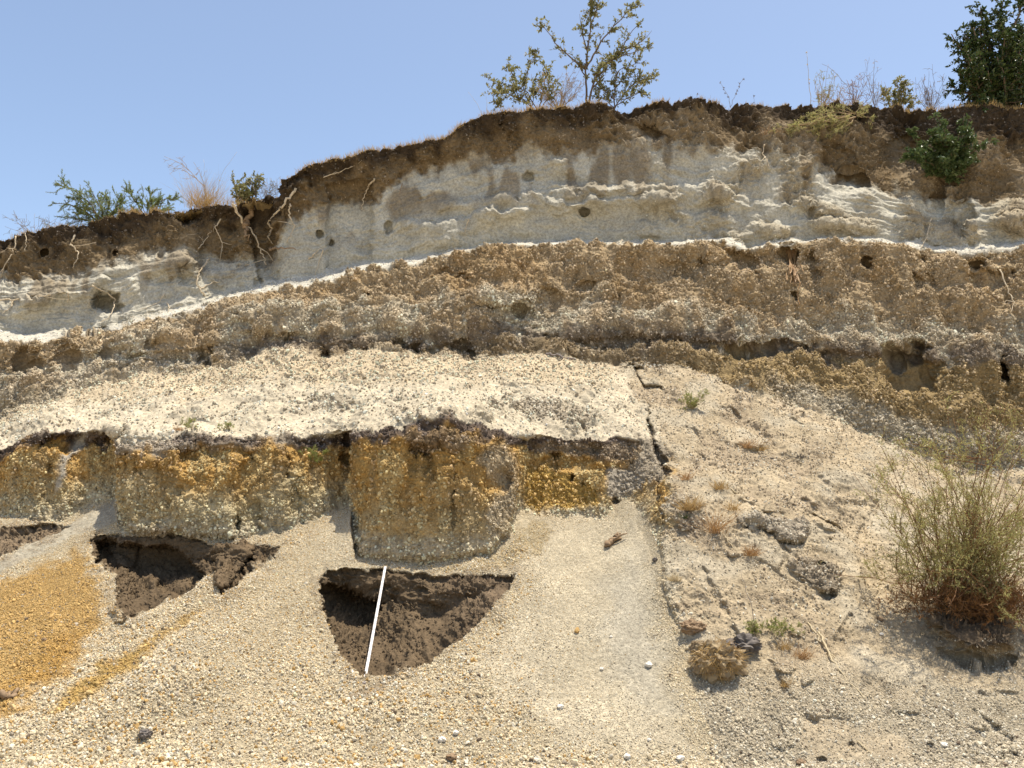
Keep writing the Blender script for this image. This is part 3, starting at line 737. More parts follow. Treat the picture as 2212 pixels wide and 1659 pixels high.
def pebble_group():
    ng = bpy.data.node_groups.new("pebble_scatter", 'GeometryNodeTree')
    ng.interface.new_socket("Geometry", in_out='INPUT', socket_type='NodeSocketGeometry')
    ng.interface.new_socket("Geometry", in_out='OUTPUT', socket_type='NodeSocketGeometry')
    N_ = ng.nodes.new; L = ng.links.new
    gi, go = N_("NodeGroupInput"), N_("NodeGroupOutput")
    join = N_("GeometryNodeJoinGeometry")
    for k, off in enumerate([(0, 0, 0), (7, 3, 1), (2, 9, 4), (5, 1, 8), (11, 6, 2), (3, 13, 6)]):
        ico = N_("GeometryNodeMeshIcoSphere"); ico.inputs["Radius"].default_value = .5; ico.inputs["Subdivisions"].default_value = 2
        pos = N_("GeometryNodeInputPosition")
        ad = N_("ShaderNodeVectorMath"); ad.operation = 'ADD'; ad.inputs[1].default_value = off
        L(pos.outputs[0], ad.inputs[0])
        nz = N_("ShaderNodeTexNoise"); nz.inputs["Scale"].default_value = 1.7; nz.inputs["Detail"].default_value = 2
        L(ad.outputs[0], nz.inputs["Vector"])
        mr = N_("ShaderNodeMapRange"); mr.inputs[1].default_value = .25; mr.inputs[2].default_value = .75; mr.inputs[3].default_value = .40; mr.inputs[4].default_value = 1.5
        L(nz.outputs["Fac"], mr.inputs[0])
        sc = N_("ShaderNodeVectorMath"); sc.operation = 'SCALE'
        L(pos.outputs[0], sc.inputs[0]); L(mr.outputs[0], sc.inputs["Scale"])
        fl = N_("ShaderNodeVectorMath"); fl.operation = 'MULTIPLY'; fl.inputs[1].default_value = (1.0, .82, .64)
        L(sc.outputs[0], fl.inputs[0])
        sp = N_("GeometryNodeSetPosition")
        L(ico.outputs["Mesh"], sp.inputs["Geometry"]); L(fl.outputs[0], sp.inputs["Position"])
        sm = N_("GeometryNodeSetMaterial"); sm.inputs["Material"].default_value = M_STONE
        L(sp.outputs[0], sm.inputs["Geometry"])
        g2 = N_("GeometryNodeGeometryToInstance")
        L(sm.outputs[0], g2.inputs[0]); L(g2.outputs[0], join.inputs[0])
    iop = N_("GeometryNodeInstanceOnPoints")
    iop.inputs["Pick Instance"].default_value = True
    L(gi.outputs[0], iop.inputs["Points"]); L(join.outputs[0], iop.inputs["Instance"])
    def named(nm, ty):
        a = N_("GeometryNodeInputNamedAttribute"); a.data_type = ty; a.inputs["Name"].default_value = nm
        return a.outputs["Attribute"]
    L(named("kind_no", 'INT'), iop.inputs["Instance Index"])
    L(named("size", 'FLOAT'), iop.inputs["Scale"])
    er = N_("FunctionNodeEulerToRotation")
    L(named("turn", 'FLOAT_VECTOR'), er.inputs[0]); L(er.outputs[0], iop.inputs["Rotation"])
    L(iop.outputs[0], go.inputs[0])
    return ng
PEB = pebble_group()

def scatter(name, label, pos, size, tint):
    n = len(pos)
    me = bpy.data.meshes.new(name)
    me.vertices.add(n)
    me.vertices.foreach_set("co", pos.astype(np.float32).ravel())
    def attr(nm, ty, key, v):
        a = me.attributes.new(nm, ty, 'POINT'); a.data.foreach_set(key, v.ravel())
    attr("size", 'FLOAT', "value", size.astype(np.float32))
    attr("kind_no", 'INT', "value", rng.integers(0, 6, n).astype(np.int32))
    attr("turn", 'FLOAT_VECTOR', "vector", rng.uniform(0, 6.283, (n, 3)).astype(np.float32))
    attr("tint", 'FLOAT_COLOR', "color", np.concatenate([tint, np.ones((n, 1))], 1).astype(np.float32))
    me.update()
    o = bpy.data.objects.new(name, me); COL.objects.link(o)
    md = o.modifiers.new("scatter", 'NODES'); md.node_group = PEB
    o["kind"] = "stuff"; o["label"] = label
    me.materials.append(M_STONE)
    return o

# expected number of stones on every cell of the built surface
e1 = V[:-1, 1:] - V[:-1, :-1]
e2 = V[1:, :-1] - V[:-1, :-1]
area = np.linalg.norm(np.cross(e1, e2), axis=-1)
cell_px = .5 * (PX[:-1, 1:] + PX[:-1, :-1]); cell_py = .5 * (PY[1:, :-1] + PY[:-1, :-1])
psz = PR[:-1, :-1, 8].copy()
clc = cls[NBk:]
isg = (clc == 3) | ((clc == 4) & (cell_py > 1380))
psz = np.where(isg, psz * (.30 + .31 * sstep(1160, 1650, cell_py + n_a[:-1, :-1] * 50) * (1 - .35 * sstep(900, 1500, cell_px))), psz)
cov = PR[:-1, :-1, 7].copy()
cov *= np.clip(.75 + n_b[:-1, :-1] * .9 + n_c[:-1, :-1] * .5, .08, 1.3)
sk = n_run[:-1, :-1] * .8 + n_big[:-1, :-1] * .6 + n_a[:-1, :-1] * .4
psz = np.where(isg, psz * np.clip(1 + .42 * sk, .55, 1.6), psz)
cov = np.where(isg, np.clip(PR[:-1, :-1, 7] * (.9 + .45 * sk + n_b[:-1, :-1] * .3), .06, 1.3), cov)
inview = (cell_px > -260) & (cell_px < 2480) & (cell_py < 1760)
lam = np.where(inview, cov * np.minimum(area, .004) / (.72 * psz ** 2), 0)
cnt = rng.poisson(lam)
cells = np.repeat(np.arange(cnt.size), cnt.ravel())
ri, ci = np.unravel_index(cells, cnt.shape)
n = len(cells)
fu, fv = rng.random((2, n))[:, :, None]
pos = V[ri, ci] * (1 - fu) * (1 - fv) + V[ri, ci + 1] * fu * (1 - fv) + V[ri + 1, ci] * (1 - fu) * fv + V[ri + 1, ci + 1] * fu * fv
siz = psz[ri, ci] * np.exp(rng.normal(0, 1, n) * np.where(isg[ri, ci], .40, .30))
pos = pos + N[ri, ci] * (siz * rng.uniform(-.12, .25, n))[:, None]
base = PR[ri, ci, :3].copy()
lum = np.exp(rng.normal(0, .15, n))
u = rng.random(n)
k = clc[ri, ci]
tint = base * lum[:, None]
wh = np.array([.62, .56, .44]); oc = np.array([.48, .31, .125]); dk = np.array([.16, .12, .085]); gy = np.array([.38, .32, .24])
gr = (k >= 3) & (k <= 4)
yl = np.clip((base[:, 0] - base[:, 2] - .24) * 9, 0, 1)
tint = np.where(((u < .22 * (1 - yl)) & gr)[:, None], wh * lum[:, None], tint)
warmth = (1 - sstep(900, 1500, cell_px[ri, ci])) * gr
tint = np.where(((u > .86) & (rng.random(n) < warmth))[:, None], oc * lum[:, None], tint)
tint = np.where(((u > .22) & (u < .245) & gr)[:, None], dk * lum[:, None], tint)
tint = np.where(((u > .27) & (u < .31) & gr)[:, None], gy * lum[:, None], tint)
face = (k <= 2)
tint = np.where(((u > .55) & (u < .8) & (k == 1))[:, None], np.array([.34, .285, .21]) * lum[:, None], tint)  # some terrace pebbles tinted grey-brown: shadows put into their colour
tint = np.where(((u < .30) & face)[:, None], np.minimum(base * 1.45 + .09, .68) * lum[:, None], tint)
tint = np.where(((u > .9) & face)[:, None], base * .6, tint)
tint = np.clip(tint * ALB * np.where(gr, 1.06, 1.0)[:, None], .02, .72)
print("pebbles", n, [int((k == j).sum()) for j in range(8)])
for ks, nm, lb in (((0,), "lapilli", "pumice lapilli studding the layers of the tall cliff"),
                   ((1, 2), "lapilli", "pumice fragments on the white terrace and the orange bank below it"),
                   ((3,), "gravel", "loose cream and yellow pumice gravel covering the lower slope"),
                   ((4,), "gravel", "fine grey and cream gravel strewn over the dirt cone"),
                   ((5, 6, 7), "rubble", "small crumbs of soil and pumice in the brown soil cuts")):
    m = np.isin(k, ks)
    if m.any():
        scatter(nm, lb, pos[m], siz[m], tint[m])

# ------------------------------------------------------------------ plants, roots, stones: builders
def leaf_material(name, cols_, trans=.35, rough=.55):
    m, nt, b = new_mat(name)
    L = nt.links.new
    geo = nt.nodes.new("ShaderNodeNewGeometry")
    cr = nt.nodes.new("ShaderNodeValToRGB")
    cr.color_ramp.elements[0].color = (*cols_[0], 1); cr.color_ramp.elements[1].color = (*cols_[-1], 1)
    for i, c in enumerate(cols_[1:-1]):
        e = cr.color_ramp.elements.new((i + 1) / (len(cols_) - 1)); e.color = (*c, 1)
    L(geo.outputs["Random Per Island"], cr.inputs[0])
    L(cr.outputs[0], b.inputs["Base Color"])
    b.inputs["Roughness"].default_value = rough
    b.inputs["Specular IOR Level"].default_value = .35
    tr = nt.nodes.new("ShaderNodeBsdfTranslucent"); L(cr.outputs[0], tr.inputs["Color"])
    mx = nt.nodes.new("ShaderNodeMixShader"); mx.inputs[0].default_value = trans
    out = nt.nodes["Material Output"]
    L(b.outputs[0], mx.inputs[1]); L(tr.outputs[0], mx.inputs[2]); L(mx.outputs[0], out.inputs["Surface"])
    return m

def wood_material(name, c1, c2, scale=30):
    m, nt, b = new_mat(name)
    L = nt.links.new
    geo = nt.nodes.new("ShaderNodeNewGeometry")
    n = nt.nodes.new("ShaderNodeTexNoise"); n.inputs["Scale"].default_value = scale; n.inputs["Detail"].default_value = 5
    L(geo.outputs["Position"], n.inputs["Vector"])
    cr = nt.nodes.new("ShaderNodeValToRGB")
    cr.color_ramp.elements[0].position = .3; cr.color_ramp.elements[1].position = .7
    cr.color_ramp.elements[0].color = (*c1, 1); cr.color_ramp.elements[1].color = (*c2, 1)
    L(n.outputs["Fac"], cr.inputs[0]); L(cr.outputs[0], b.inputs["Base Color"])
    bu = nt.nodes.new("ShaderNodeBump"); bu.inputs["Strength"].default_value = .5; bu.inputs["Distance"].default_value = .004
    L(n.outputs["Fac"], bu.inputs["Height"]); L(bu.outputs[0], b.inputs["Normal"])
    return m

M_OLIVE = leaf_material("olive_leaf", [(.13,.14,.05), (.23,.22,.085), (.34,.30,.14)], .4)
M_DARKL = leaf_material("dark_leaf", [(.022,.042,.012), (.045,.075,.022), (.10,.12,.035)], .2, .38)
M_GLOSS = leaf_material("glossy_leaf", [(.045,.08,.025), (.085,.125,.04), (.15,.18,.075)], .25, .38)
M_ACACIA = leaf_material("acacia_leaf", [(.14,.20,.055), (.21,.27,.08), (.28,.30,.12)], .5)
M_BROOM = leaf_material("broom_leaf", [(.36,.32,.11), (.42,.38,.15), (.30,.32,.12), (.46,.41,.19)], .5)
M_RUST = leaf_material("rusty_twig", [(.20,.085,.022), (.26,.13,.035), (.15,.07,.022)], .2)
M_STRAW = leaf_material("straw", [(.42,.27,.10), (.50,.35,.15), (.33,.21,.085)], .3)
M_PALE = leaf_material("pale_straw", [(.55,.43,.24), (.60,.50,.32), (.42,.32,.18)], .3)
M_BURNT = leaf_material("burnt_straw", [(.40,.22,.09), (.46,.29,.13), (.32,.18,.08)], .25)
M_HERB = leaf_material("herb", [(.22,.26,.055), (.30,.32,.09), (.19,.22,.06)], .35)
M_BARK = wood_material("bark", (.10,.068,.045), (.20,.145,.10))
M_REDBARK = wood_material("reddish_bark", (.15,.075,.035), (.26,.145,.075))
M_GREYTWIG = wood_material("grey_twig", (.17,.14,.125), (.30,.25,.22))
M_DRYTWIG = wood_material("dry_twig", (.30,.205,.11), (.42,.31,.19))
M_ROOT = wood_material("pale_root", (.42,.33,.21), (.66,.55,.40))
M_BROWNROOT = wood_material("brown_root", (.20,.13,.075), (.36,.25,.15))

class MB:
    def __init__(self):
        self.v = []; self.f = []
    def tube(self, pts, radii, sides=5):
        pts = [Vector(p) for p in pts]
        n0 = len(self.v)
        prev = None
        for i, p in enumerate(pts):
            d = (pts[min(i + 1, len(pts) - 1)] - pts[max(i - 1, 0)])
            d = d.normalized() if d.length > 1e-9 else Vector((0, 0, 1))
            a = (prev - d * prev.dot(d)) if prev is not None else d.orthogonal()
            a = a.normalized() if a.length > 1e-6 else d.orthogonal().normalized()
            prev = a
            bb = d.cross(a)
            r = radii[i] if hasattr(radii, '__len__') else radii
            for k in range(sides):
                t = 2 * math.pi * k / sides
                self.v.append(p + (a * math.cos(t) + bb * math.sin(t)) * r)
        for i in range(len(pts) - 1):
            for k in range(sides):
                a0 = n0 + i * sides + k; a1 = n0 + i * sides + (k + 1) % sides
                self.f.append((a0, a1, a1 + sides, a0 + sides))
        self.f.append(tuple(range(n0 + sides - 1, n0 - 1, -1)))
        e = n0 + (len(pts) - 1) * sides
        self.f.append(tuple(range(e, e + sides)))
    def leaf(self, p, d, up, L, W):
        d = d.normalized()
        s_ = d.cross(up)
        s_ = s_.normalized() if s_.length > 1e-5 else d.orthogonal().normalized()
        n = s_.cross(d)
        i = len(self.v)
        self.v += [p, p + d * L * .45 + s_ * W * .5 + n * W * .12, p + d * L + n * -.1 * L, p + d * L * .45 - s_ * W * .5 + n * W * .12]
        self.f += [(i, i + 1, i + 2), (i, i + 2, i + 3)]
    def blade(self, p, d, L, W, bend=.3, seg=3):
        d = d.normalized()
        s_ = d.cross(Vector((random.uniform(-1, 1), random.uniform(-1, 1), random.uniform(-.3, .3)))).normalized() * W * .5
        g = Vector((random.uniform(-1, 1), random.uniform(-1, 1), -.7)) * bend
        i = len(self.v)
        q = Vector(p)
        for k in range(seg + 1):
            t = k / seg
            w = s_ * (1 - t * .85)
            self.v += [q - w, q + w]
            q = q + (d + g * t).normalized() * (L / seg)
        for k in range(seg):
            a = i + 2 * k
            self.f.append((a, a + 1, a + 3, a + 2))
    def build(self, name, mat, parent=None, origin=None, smooth=False):
        me = bpy.data.meshes.new(name)
        o_ = Vector(origin) if origin is not None else Vector((0, 0, 0))
        me.from_pydata([tuple(Vector(p) - o_) for p in self.v], [], self.f)
        me.materials.append(mat)
        if smooth:
            me.polygons.foreach_set("use_smooth", [True] * len(me.polygons))
        me.update()
        o = bpy.data.objects.new(name, me)
        COL.objects.link(o)
        if parent is not None:
            o.parent = parent
        elif origin is not None:
            o.location = o_
        return o

def tag(o, label, cat, group=None):
    o["label"] = label; o["category"] = cat
    if group: o["group"] = group
    return o
def empty(name, loc, label, cat, group=None):
    o = bpy.data.objects.new(name, None)
    COL.objects.link(o); o.location = loc; o.empty_display_size = .1
    return tag(o, label, cat, group)
def rv(s=1.0):
    return Vector((random.gauss(0, s), random.gauss(0, s), random.gauss(0, s)))
def wobble(pts, n, amp):
    """resample a polyline to n points with a natural wobble"""
    pts = [Vector(p) for p in pts]
    L = [0]
    for a, b in zip(pts, pts[1:]): L.append(L[-1] + (b - a).length)
    out = []
    for i in range(n):
        t = L[-1] * i / (n - 1)
        k = max(j for j in range(len(L)) if L[j] <= t + 1e-9); k = min(k, len(pts) - 2)
        u = (t - L[k]) / max(L[k + 1] - L[k], 1e-9)
        p = pts[k].lerp(pts[k + 1], u)
        if 0 < i < n - 1: p = p + rv(amp)
        out.append(p)
    return out

def grow(wood, leaves, p, d, L, r, depth, spec):
    """a recursive twig: bends, tapers, carries leaves and side twigs"""
    n = 5
    pts, rad = [p], [r]
    q = Vector(p); dd = d.normalized()
    for i in range(n):
        dd = (dd + rv(spec['crook']) + Vector((0, 0, spec['lift'])) * .15).normalized()
        q = q + dd * (L / n)
        pts.append(q.copy()); rad.append(max(r * (1 - .72 * (i + 1) / n), spec['rmin']))
    wood.tube(pts, rad, 4 if depth < 2 else 5)
    if depth <= spec.get('leaf_depth', 1) and leaves is not None:
        for i in range(1, n + 1):
            for _ in range(spec['leaves']):
                if random.random() < spec.get('leaf_p', .8):
                    pp = pts[i].lerp(pts[i - 1], random.random())
                    ld = (dd * spec.get('leaf_fwd', .6) + rv(.7)).normalized()
                    leaves.leaf(pp, ld, (Vector((0, 0, 1)) + rv(.5)), spec['leaf_l'] * random.uniform(.6, 1.25), spec['leaf_w'] * random.uniform(.7, 1.2))
    if depth > 0:
        for _ in range(spec['kids']):
            i = random.randint(1, n)
            kd = (dd * .8 + rv(spec['spread']))
            grow(wood, leaves, pts[i], kd, L * random.uniform(.4, .75), rad[i] * .7, depth - 1, spec)

def shrub(name, part_names, base, limbs, r0, spec, wood_mat, leaf_mat, label, cat, group=None, dense=1.0, wob=.02, depth=1, twig_step=.12):
    """limbs: world polylines; twigs grow along them"""
    root = empty(name, base, label, cat, group)
    w, l = MB(), MB()
    for pl in limbs:
        ln = sum((b - a).length for a, b in zip(pl, pl[1:]))
        n = max(6, int(ln / .08))
        pts = wobble(pl, n, wob * .4)
        r = r0 * min(1, .35 + ln * .45)
        w.tube(pts, [max(r * (1 - .8 * i / (n - 1)), spec['rmin']) for i in range(n)], 6)
        k = int(ln / twig_step * dense)
        for _ in range(k):
            t = random.uniform(spec.get('bare', .2), 1)
            i = min(int(t * (n - 1)), n - 2)
            d = (pts[i + 1] - pts[i]).normalized()
            grow(w, l, pts[i], d * .7 + rv(spec['spread']), spec['twig'] * random.uniform(.5, 1.2) * (1.15 - .5 * t), max(r * (1 - .8 * t) * .5, spec['rmin']), depth, spec)
    w.build(part_names[0], wood_mat, root, base, True)
    if l.v:
        l.build(part_names[1], leaf_mat, root, base)
    return root

TREE = dict(crook=.18, lift=.4, rmin=.0016, leaves=2, leaf_p=.8, leaf_l=.045, leaf_w=.026, kids=2, spread=.55, twig=.19, bare=.22)

# ------------------------------------------------------------------ the growth along the lip of the cliff
YT = 12.75
def pl(pts, y, dy=0.0):
    """a limb: picture positions at distance y, spreading dy metres to and fro"""
    b = at(*pts[0], y)
    s_ = random.uniform(-dy, dy)
    return [at(px, py, y + s_ * i / max(len(pts) - 1, 1)) for i, (px, py) in enumerate(pts)]

tb_ = at(1267, 236, YT)
limbs = [pl(p, YT, .35) for p in ([(1267,240),(1265,144),(1272,84),(1279,17),(1286,-40)], [(1270,236),(1275,205),(1292,150),(1342,110),(1359,74),(1386,46)], [(1265,150),(1302,84),(1342,40),(1384,0)],
         [(1264,150),(1235,127),(1202,97),(1182,67),(1166,46)], [(1265,165),(1250,140),(1225,118)], [(1268,110),(1258,70),(1252,30)], [(1292,150),(1330,125),(1372,112),(1405,100)], [(1285,170),(1310,150),(1330,120)],
         [(1276,60),(1290,20),(1296,-30)], [(1342,110),(1380,95),(1408,66)], [(1275,200),(1300,165),(1315,140)])]
shrub("tree", ("trunk", "crown"), tb_, limbs, .017, TREE, M_BARK, M_OLIVE, "tall sparse sapling with thin upright trunk reaching above the cliff edge", "tree", dense=1.7, wob=.012)
limbs = [pl(p, YT - .1, .4) for p in ([(1327,240),(1329,187),(1336,150),(1359,144),(1396,130)], [(1327,236),(1345,205),(1376,177),(1422,158)], [(1328,215),(1300,190),(1290,160)], [(1329,190),(1345,170),(1380,165),(1410,175)],
         [(1327,230),(1350,215),(1385,200),(1400,205)], [(1327,232),(1305,215),(1285,205)], [(1334,160),(1320,130),(1322,110)])]
shrub("shrub", ("stem", "foliage"), at(1327, 238, YT - .1), limbs, .013, TREE, M_BARK, M_OLIVE, "small leafy shrub with dark forked stem just right of the tall sapling", "shrub", dense=2.3)
limbs = [pl(p, YT + .1, .4) for p in ([(1160,245),(1130,214),(1101,207),(1078,187),(1052,168)], [(1150,235),(1128,190),(1135,174),(1155,108)], [(1120,210),(1105,160),(1094,136)], [(1165,240),(1175,190),(1180,150),(1172,135)],
         [(1160,235),(1140,200),(1110,185),(1080,205)], [(1170,235),(1195,195),(1190,160)], [(1101,207),(1085,215),(1074,228)], [(1090,195),(1066,200),(1058,182)], [(1150,228),(1150,190),(1148,160)])]
shrub("shrub", ("stem", "foliage"), at(1160, 244, YT + .1), limbs, .012, TREE, M_BARK, M_OLIVE, "low spreading olive shrub leaning left beside the tall sapling", "shrub", dense=2.3)

def broomy(name, base, w_px, h_px, y, n, label, cat, mats, twigs=True, lean=0.0, group=None, leafspec=None, rmin=.0018, depth=1):
    """dry bush: many thin stems fanning from one foot"""
    b = at(base[0], base[1] + 6, y)
    sc = y / FPX
    limbs = []
    for _ in range(n):
        a = random.uniform(-1, 1)
        top_ = b + Vector((a * w_px * sc * .5 + lean * h_px * sc, random.uniform(-.5, .5) * w_px * sc * .7, h_px * sc * random.uniform(.55, 1.08) * (1 - .3 * a * a)))
        mid_ = b.lerp(top_, .5) + Vector((a * .04, 0, .04)) + rv(.03)
        limbs.append([b + rv(.02), mid_, top_])
    sp = dict(crook=.22, lift=.3, rmin=rmin, leaves=1, leaf_p=.5, leaf_l=.03, leaf_w=.006, kids=2, spread=.6, twig=.16, bare=.3)
    sp.update(leafspec or {})
    return shrub(name, ("stem", "foliage"), b, limbs, .007, sp, mats[0], mats[1], label, cat, group, dense=.8 if twigs else .15, depth=depth)

broomy("dry_bush", (1205, 236), 120, 105, YT, 34, "tan dry bush of fine twigs between the low olive shrub and the sapling", "dry bush", (M_DRYTWIG, M_STRAW))
# right-hand skyline
limbs = []
random.seed(21)
tc = at(2165, 250, 12.9)
for _ in range(46):
    ang = random.uniform(-1, 1)
    e = at(2158 + ang * 95 + random.gauss(0, 14), random.uniform(35, 225) + abs(ang) * 30, 12.9 + random.uniform(-.5, .5))
    limbs.append([tc + rv(.04), tc.lerp(e, .45) + rv(.07), e])
for p in ([(2140,150),(2100,112),(2050,84)], [(2140,110),(2125,60),(2118,14)], [(2165,80),(2160,40),(2168,-6)], [(2110,205),(2080,200),(2052,184)], [(2190,60),(2205,20),(2215,0)], [(2130,120),(2095,92),(2085,75)]):
    limbs.append(pl(p, 12.9, .1))
DENSE = dict(crook=.2, lift=.2, rmin=.002, leaves=3, leaf_p=.85, leaf_l=.058, leaf_w=.034, kids=2, spread=.65, twig=.26, bare=.25)
shrub("tree", ("trunk", "crown"), tc, limbs, .035, DENSE, M_BARK, M_DARKL, "dense dark green tree on the cliff edge at the right corner", "tree", dense=2.2, twig_step=.13)
lt = at(2245, 236, 13.4)
limbs = [[lt + rv(.05), at(2245 + a, b_, 13.4 + random.uniform(-.5, .5))] for a, b_ in [(random.uniform(-70, 80), random.uniform(90, 225)) for _ in range(16)]]
shrub("shrub", ("stem", "foliage"), lt, limbs, .02, DENSE, M_BARK, M_DARKL, "dark low shrub tucked under the dense right-corner tree", "shrub", dense=1.6)

broomy("dry_bush", (1775, 234), 70, 110, 13.0, 12, "straggly yellowish bush with long thin stems, leftmost of the right-hand skyline growth", "dry bush", (M_DRYTWIG, M_HERB), lean=.1, leafspec=dict(leaf_p=.7, leaf_l=.035))
broomy("dry_bush", (1845, 236), 100, 95, 13.2, 16, "reddish bare bush with fine twigs on the skyline", "dry bush", (M_REDBARK, M_BURNT), leafspec=dict(leaf_p=.4))
broomy("dry_bush", (1892, 236), 60, 130, 13.0, 7, "tallest bare grey bush on the right-hand skyline with whip-like stems", "dry bush", (M_GREYTWIG, M_STRAW), leafspec=dict(leaf_p=.2, twig=.2))
broomy("shrub", (1945, 238), 110, 70, 13.1, 24, "low green leafy shrub between the bare bushes on the skyline", "shrub", (M_DRYTWIG, M_OLIVE), leafspec=dict(leaves=2, leaf_p=.8, leaf_l=.05, leaf_w=.024))
broomy("dry_bush", (2012, 238), 90, 100, 13.3, 22, "pale pinkish bare bush close to the dense dark tree", "dry bush", (M_GREYTWIG, M_BURNT), leafspec=dict(leaf_p=.15))
broomy("dry_bush", (1805, 236), 90, 60, 13.1, 16, "short straw coloured bush at the foot of the straggly one", "dry bush", (M_DRYTWIG, M_STRAW))

def whip(name, pts, y, r, mat, label, cat, buds=0, group=None):
    w = MB()
    p = wobble([at(px, py, y) for px, py in pts], 10, .006)
    w.tube(p, [r * (1 - .6 * i / 9) for i in range(10)], 4)
    for k in range(buds):
        i = 4 + k * 5 // max(buds - 1, 1)
        q = p[min(i, 9)] + rv(.008)
        for _ in range(7):
            w.leaf(q, rv(1), Vector((0, 0, 1)), .022, .014)
    return tag(w.build(name, mat, None, p[0], True), label, cat, group)
whip("dry_stalk", [(1577,232),(1572,205),(1555,177)], 12.55, .004, M_GREYTWIG, "thin dry stalk with round seed heads leaning left on the skyline", "stalk", 5)
whip("dry_stalk", [(1577,232),(1590,200),(1606,168)], 12.5, .004, M_GREYTWIG, "thin dry stalk with round seed heads leaning right on the skyline", "stalk", 5)
whip("dry_stalk", [(1631,236),(1629,220),(1627,204)], 12.55, .003, M_GREYTWIG, "short single dry stalk right of the seed head pair", "stalk", 2)
whip("dry_stalk", [(1753,236),(1748,180),(1742,112)], 12.8, .005, M_PALE, "tall pale upright stalk at the left end of the right-hand bushes", "stalk", 4)
whip("dry_stalk", [(1855,236),(1830,185),(1795,145),(1775,138)], 13.0, .005, M_GREYTWIG, "long arched bare stem bending left over the right-hand bushes", "stalk", 0)
whip("dry_stalk", [(1505,228),(1500,215),(1508,205)], 12.5, .003, M_GREYTWIG, "tiny grey stalk left of the seed head pair", "stalk", 2)
whip("grass_stalk", [(1042,252),(1030,222),(1010,198)], 12.4, .003, M_PALE, "pale grass stalk leaning left where the skyline bends", "grass stalk", 0)
whip("grass_stalk", [(1053,250),(1052,225),(1050,204)], 12.4, .003, M_PALE, "pale upright grass stalk where the skyline bends", "grass stalk", 0)
whip("grass_stalk", [(442,446),(443,400),(440,345)], 12.9, .003, M_PALE, "tall pale grass stalk standing above the straw tuft", "grass stalk", 1)
whip("grass_stalk", [(462,446),(478,375),(512,328)], 12.9, .003, M_PALE, "long pale grass stalk bending right above the straw tuft", "grass stalk", 1)

# left-hand skyline
def acacia(base, limbs_px, y, label):
    limbs = [pl(p, y, .35) for p in limbs_px]
    sp = dict(crook=.12, lift=.1, rmin=.0025, leaves=8, leaf_p=.9, leaf_l=.024, leaf_w=.006, leaf_fwd=.4, kids=3, spread=.42, twig=.22, bare=.15)
    return shrub("acacia_bush", ("stem", "foliage"), at(*base, y), limbs, .016, sp, M_BARK, M_ACACIA, label, "acacia", dense=2.8)
acacia((225, 485), [[(225,490),(200,445),(160,410),(115,394)], [(225,488),(190,460),(150,440),(120,440)], [(228,485),(215,440),(195,410)], [(230,485),(235,445),(230,420)], [(228,486),(250,450),(265,435)], [(225,490),(180,475),(140,468)],
                    [(232,486),(262,462),(290,458)], [(228,486),(205,460),(175,430),(140,425)], [(228,486),(222,455),(210,425)], [(228,486),(242,460),(255,440),(262,425)], [(226,488),(200,470),(165,455)], [(230,486),(250,470),(275,470)]], 13.1,
       "feathery green acacia bush with arching branches, larger one on the left skyline")
acacia((318, 470), [[(318,474),(335,440),(360,428),(380,432)], [(318,474),(322,435),(330,412)], [(318,474),(300,445),(285,425),(270,405)], [(320,474),(345,455),(372,450)], [(318,474),(310,450),(305,430)], [(318,474),(328,450),(345,430)], [(318,474),(300,460),(285,452)]], 13.1,
       "smaller green acacia bush right of the large feathery one")
broomy("dry_bush", (75, 512), 110, 66, 13.2, 16, "bare grey thorny bush at the left end of the skyline", "dry bush", (M_GREYTWIG, M_ACACIA), leafspec=dict(leaf_p=.06), lean=-.2)
broomy("dry_bush", (135, 500), 110, 40, 13.1, 16, "low thin greenish bush between the grey bush and the acacia", "dry bush", (M_GREYTWIG, M_ACACIA), leafspec=dict(leaf_p=.4))
limbs = [pl(p, 12.95, .2) for p in ([(455,440),(440,402),(410,370),(385,348),(355,338)], [(425,385),(395,365),(365,362)], [(440,402),(432,375),(418,350)], [(410,370),(398,350),(380,340)])]
shrub("bare_shrub", ("stem", "twigs"), at(455, 446, 12.95), limbs, .009, dict(crook=.2, lift=.2, rmin=.002, leaves=0, leaf_l=.01, leaf_w=.01, kids=2, spread=.5, twig=.16, bare=.3), M_DRYTWIG, M_STRAW,
      "bare branched shrub leaning left over the straw grass tuft", "shrub", dense=.9)
limbs = []
for _ in range(20):
    limbs.append([at(530, 450, 12.9) + rv(.08), at(random.uniform(488, 570), random.uniform(366, 425), 12.9 + random.uniform(-.3, .3))])
shrub("shrub", ("stem", "foliage"), at(530, 450, 12.9), limbs, .012, dict(TREE, leaf_l=.040, twig=.15), M_BARK, M_OLIVE, "small olive green shrub behind the straw tuft, left of the cliff step", "shrub", dense=1.5)
broomy("dry_bush", (575, 432), 70, 62, 12.7, 22, "greyish tangled dry bush at the foot of the cliff step", "dry bush", (M_GREYTWIG, M_OLIVE), leafspec=dict(leaf_p=.35))

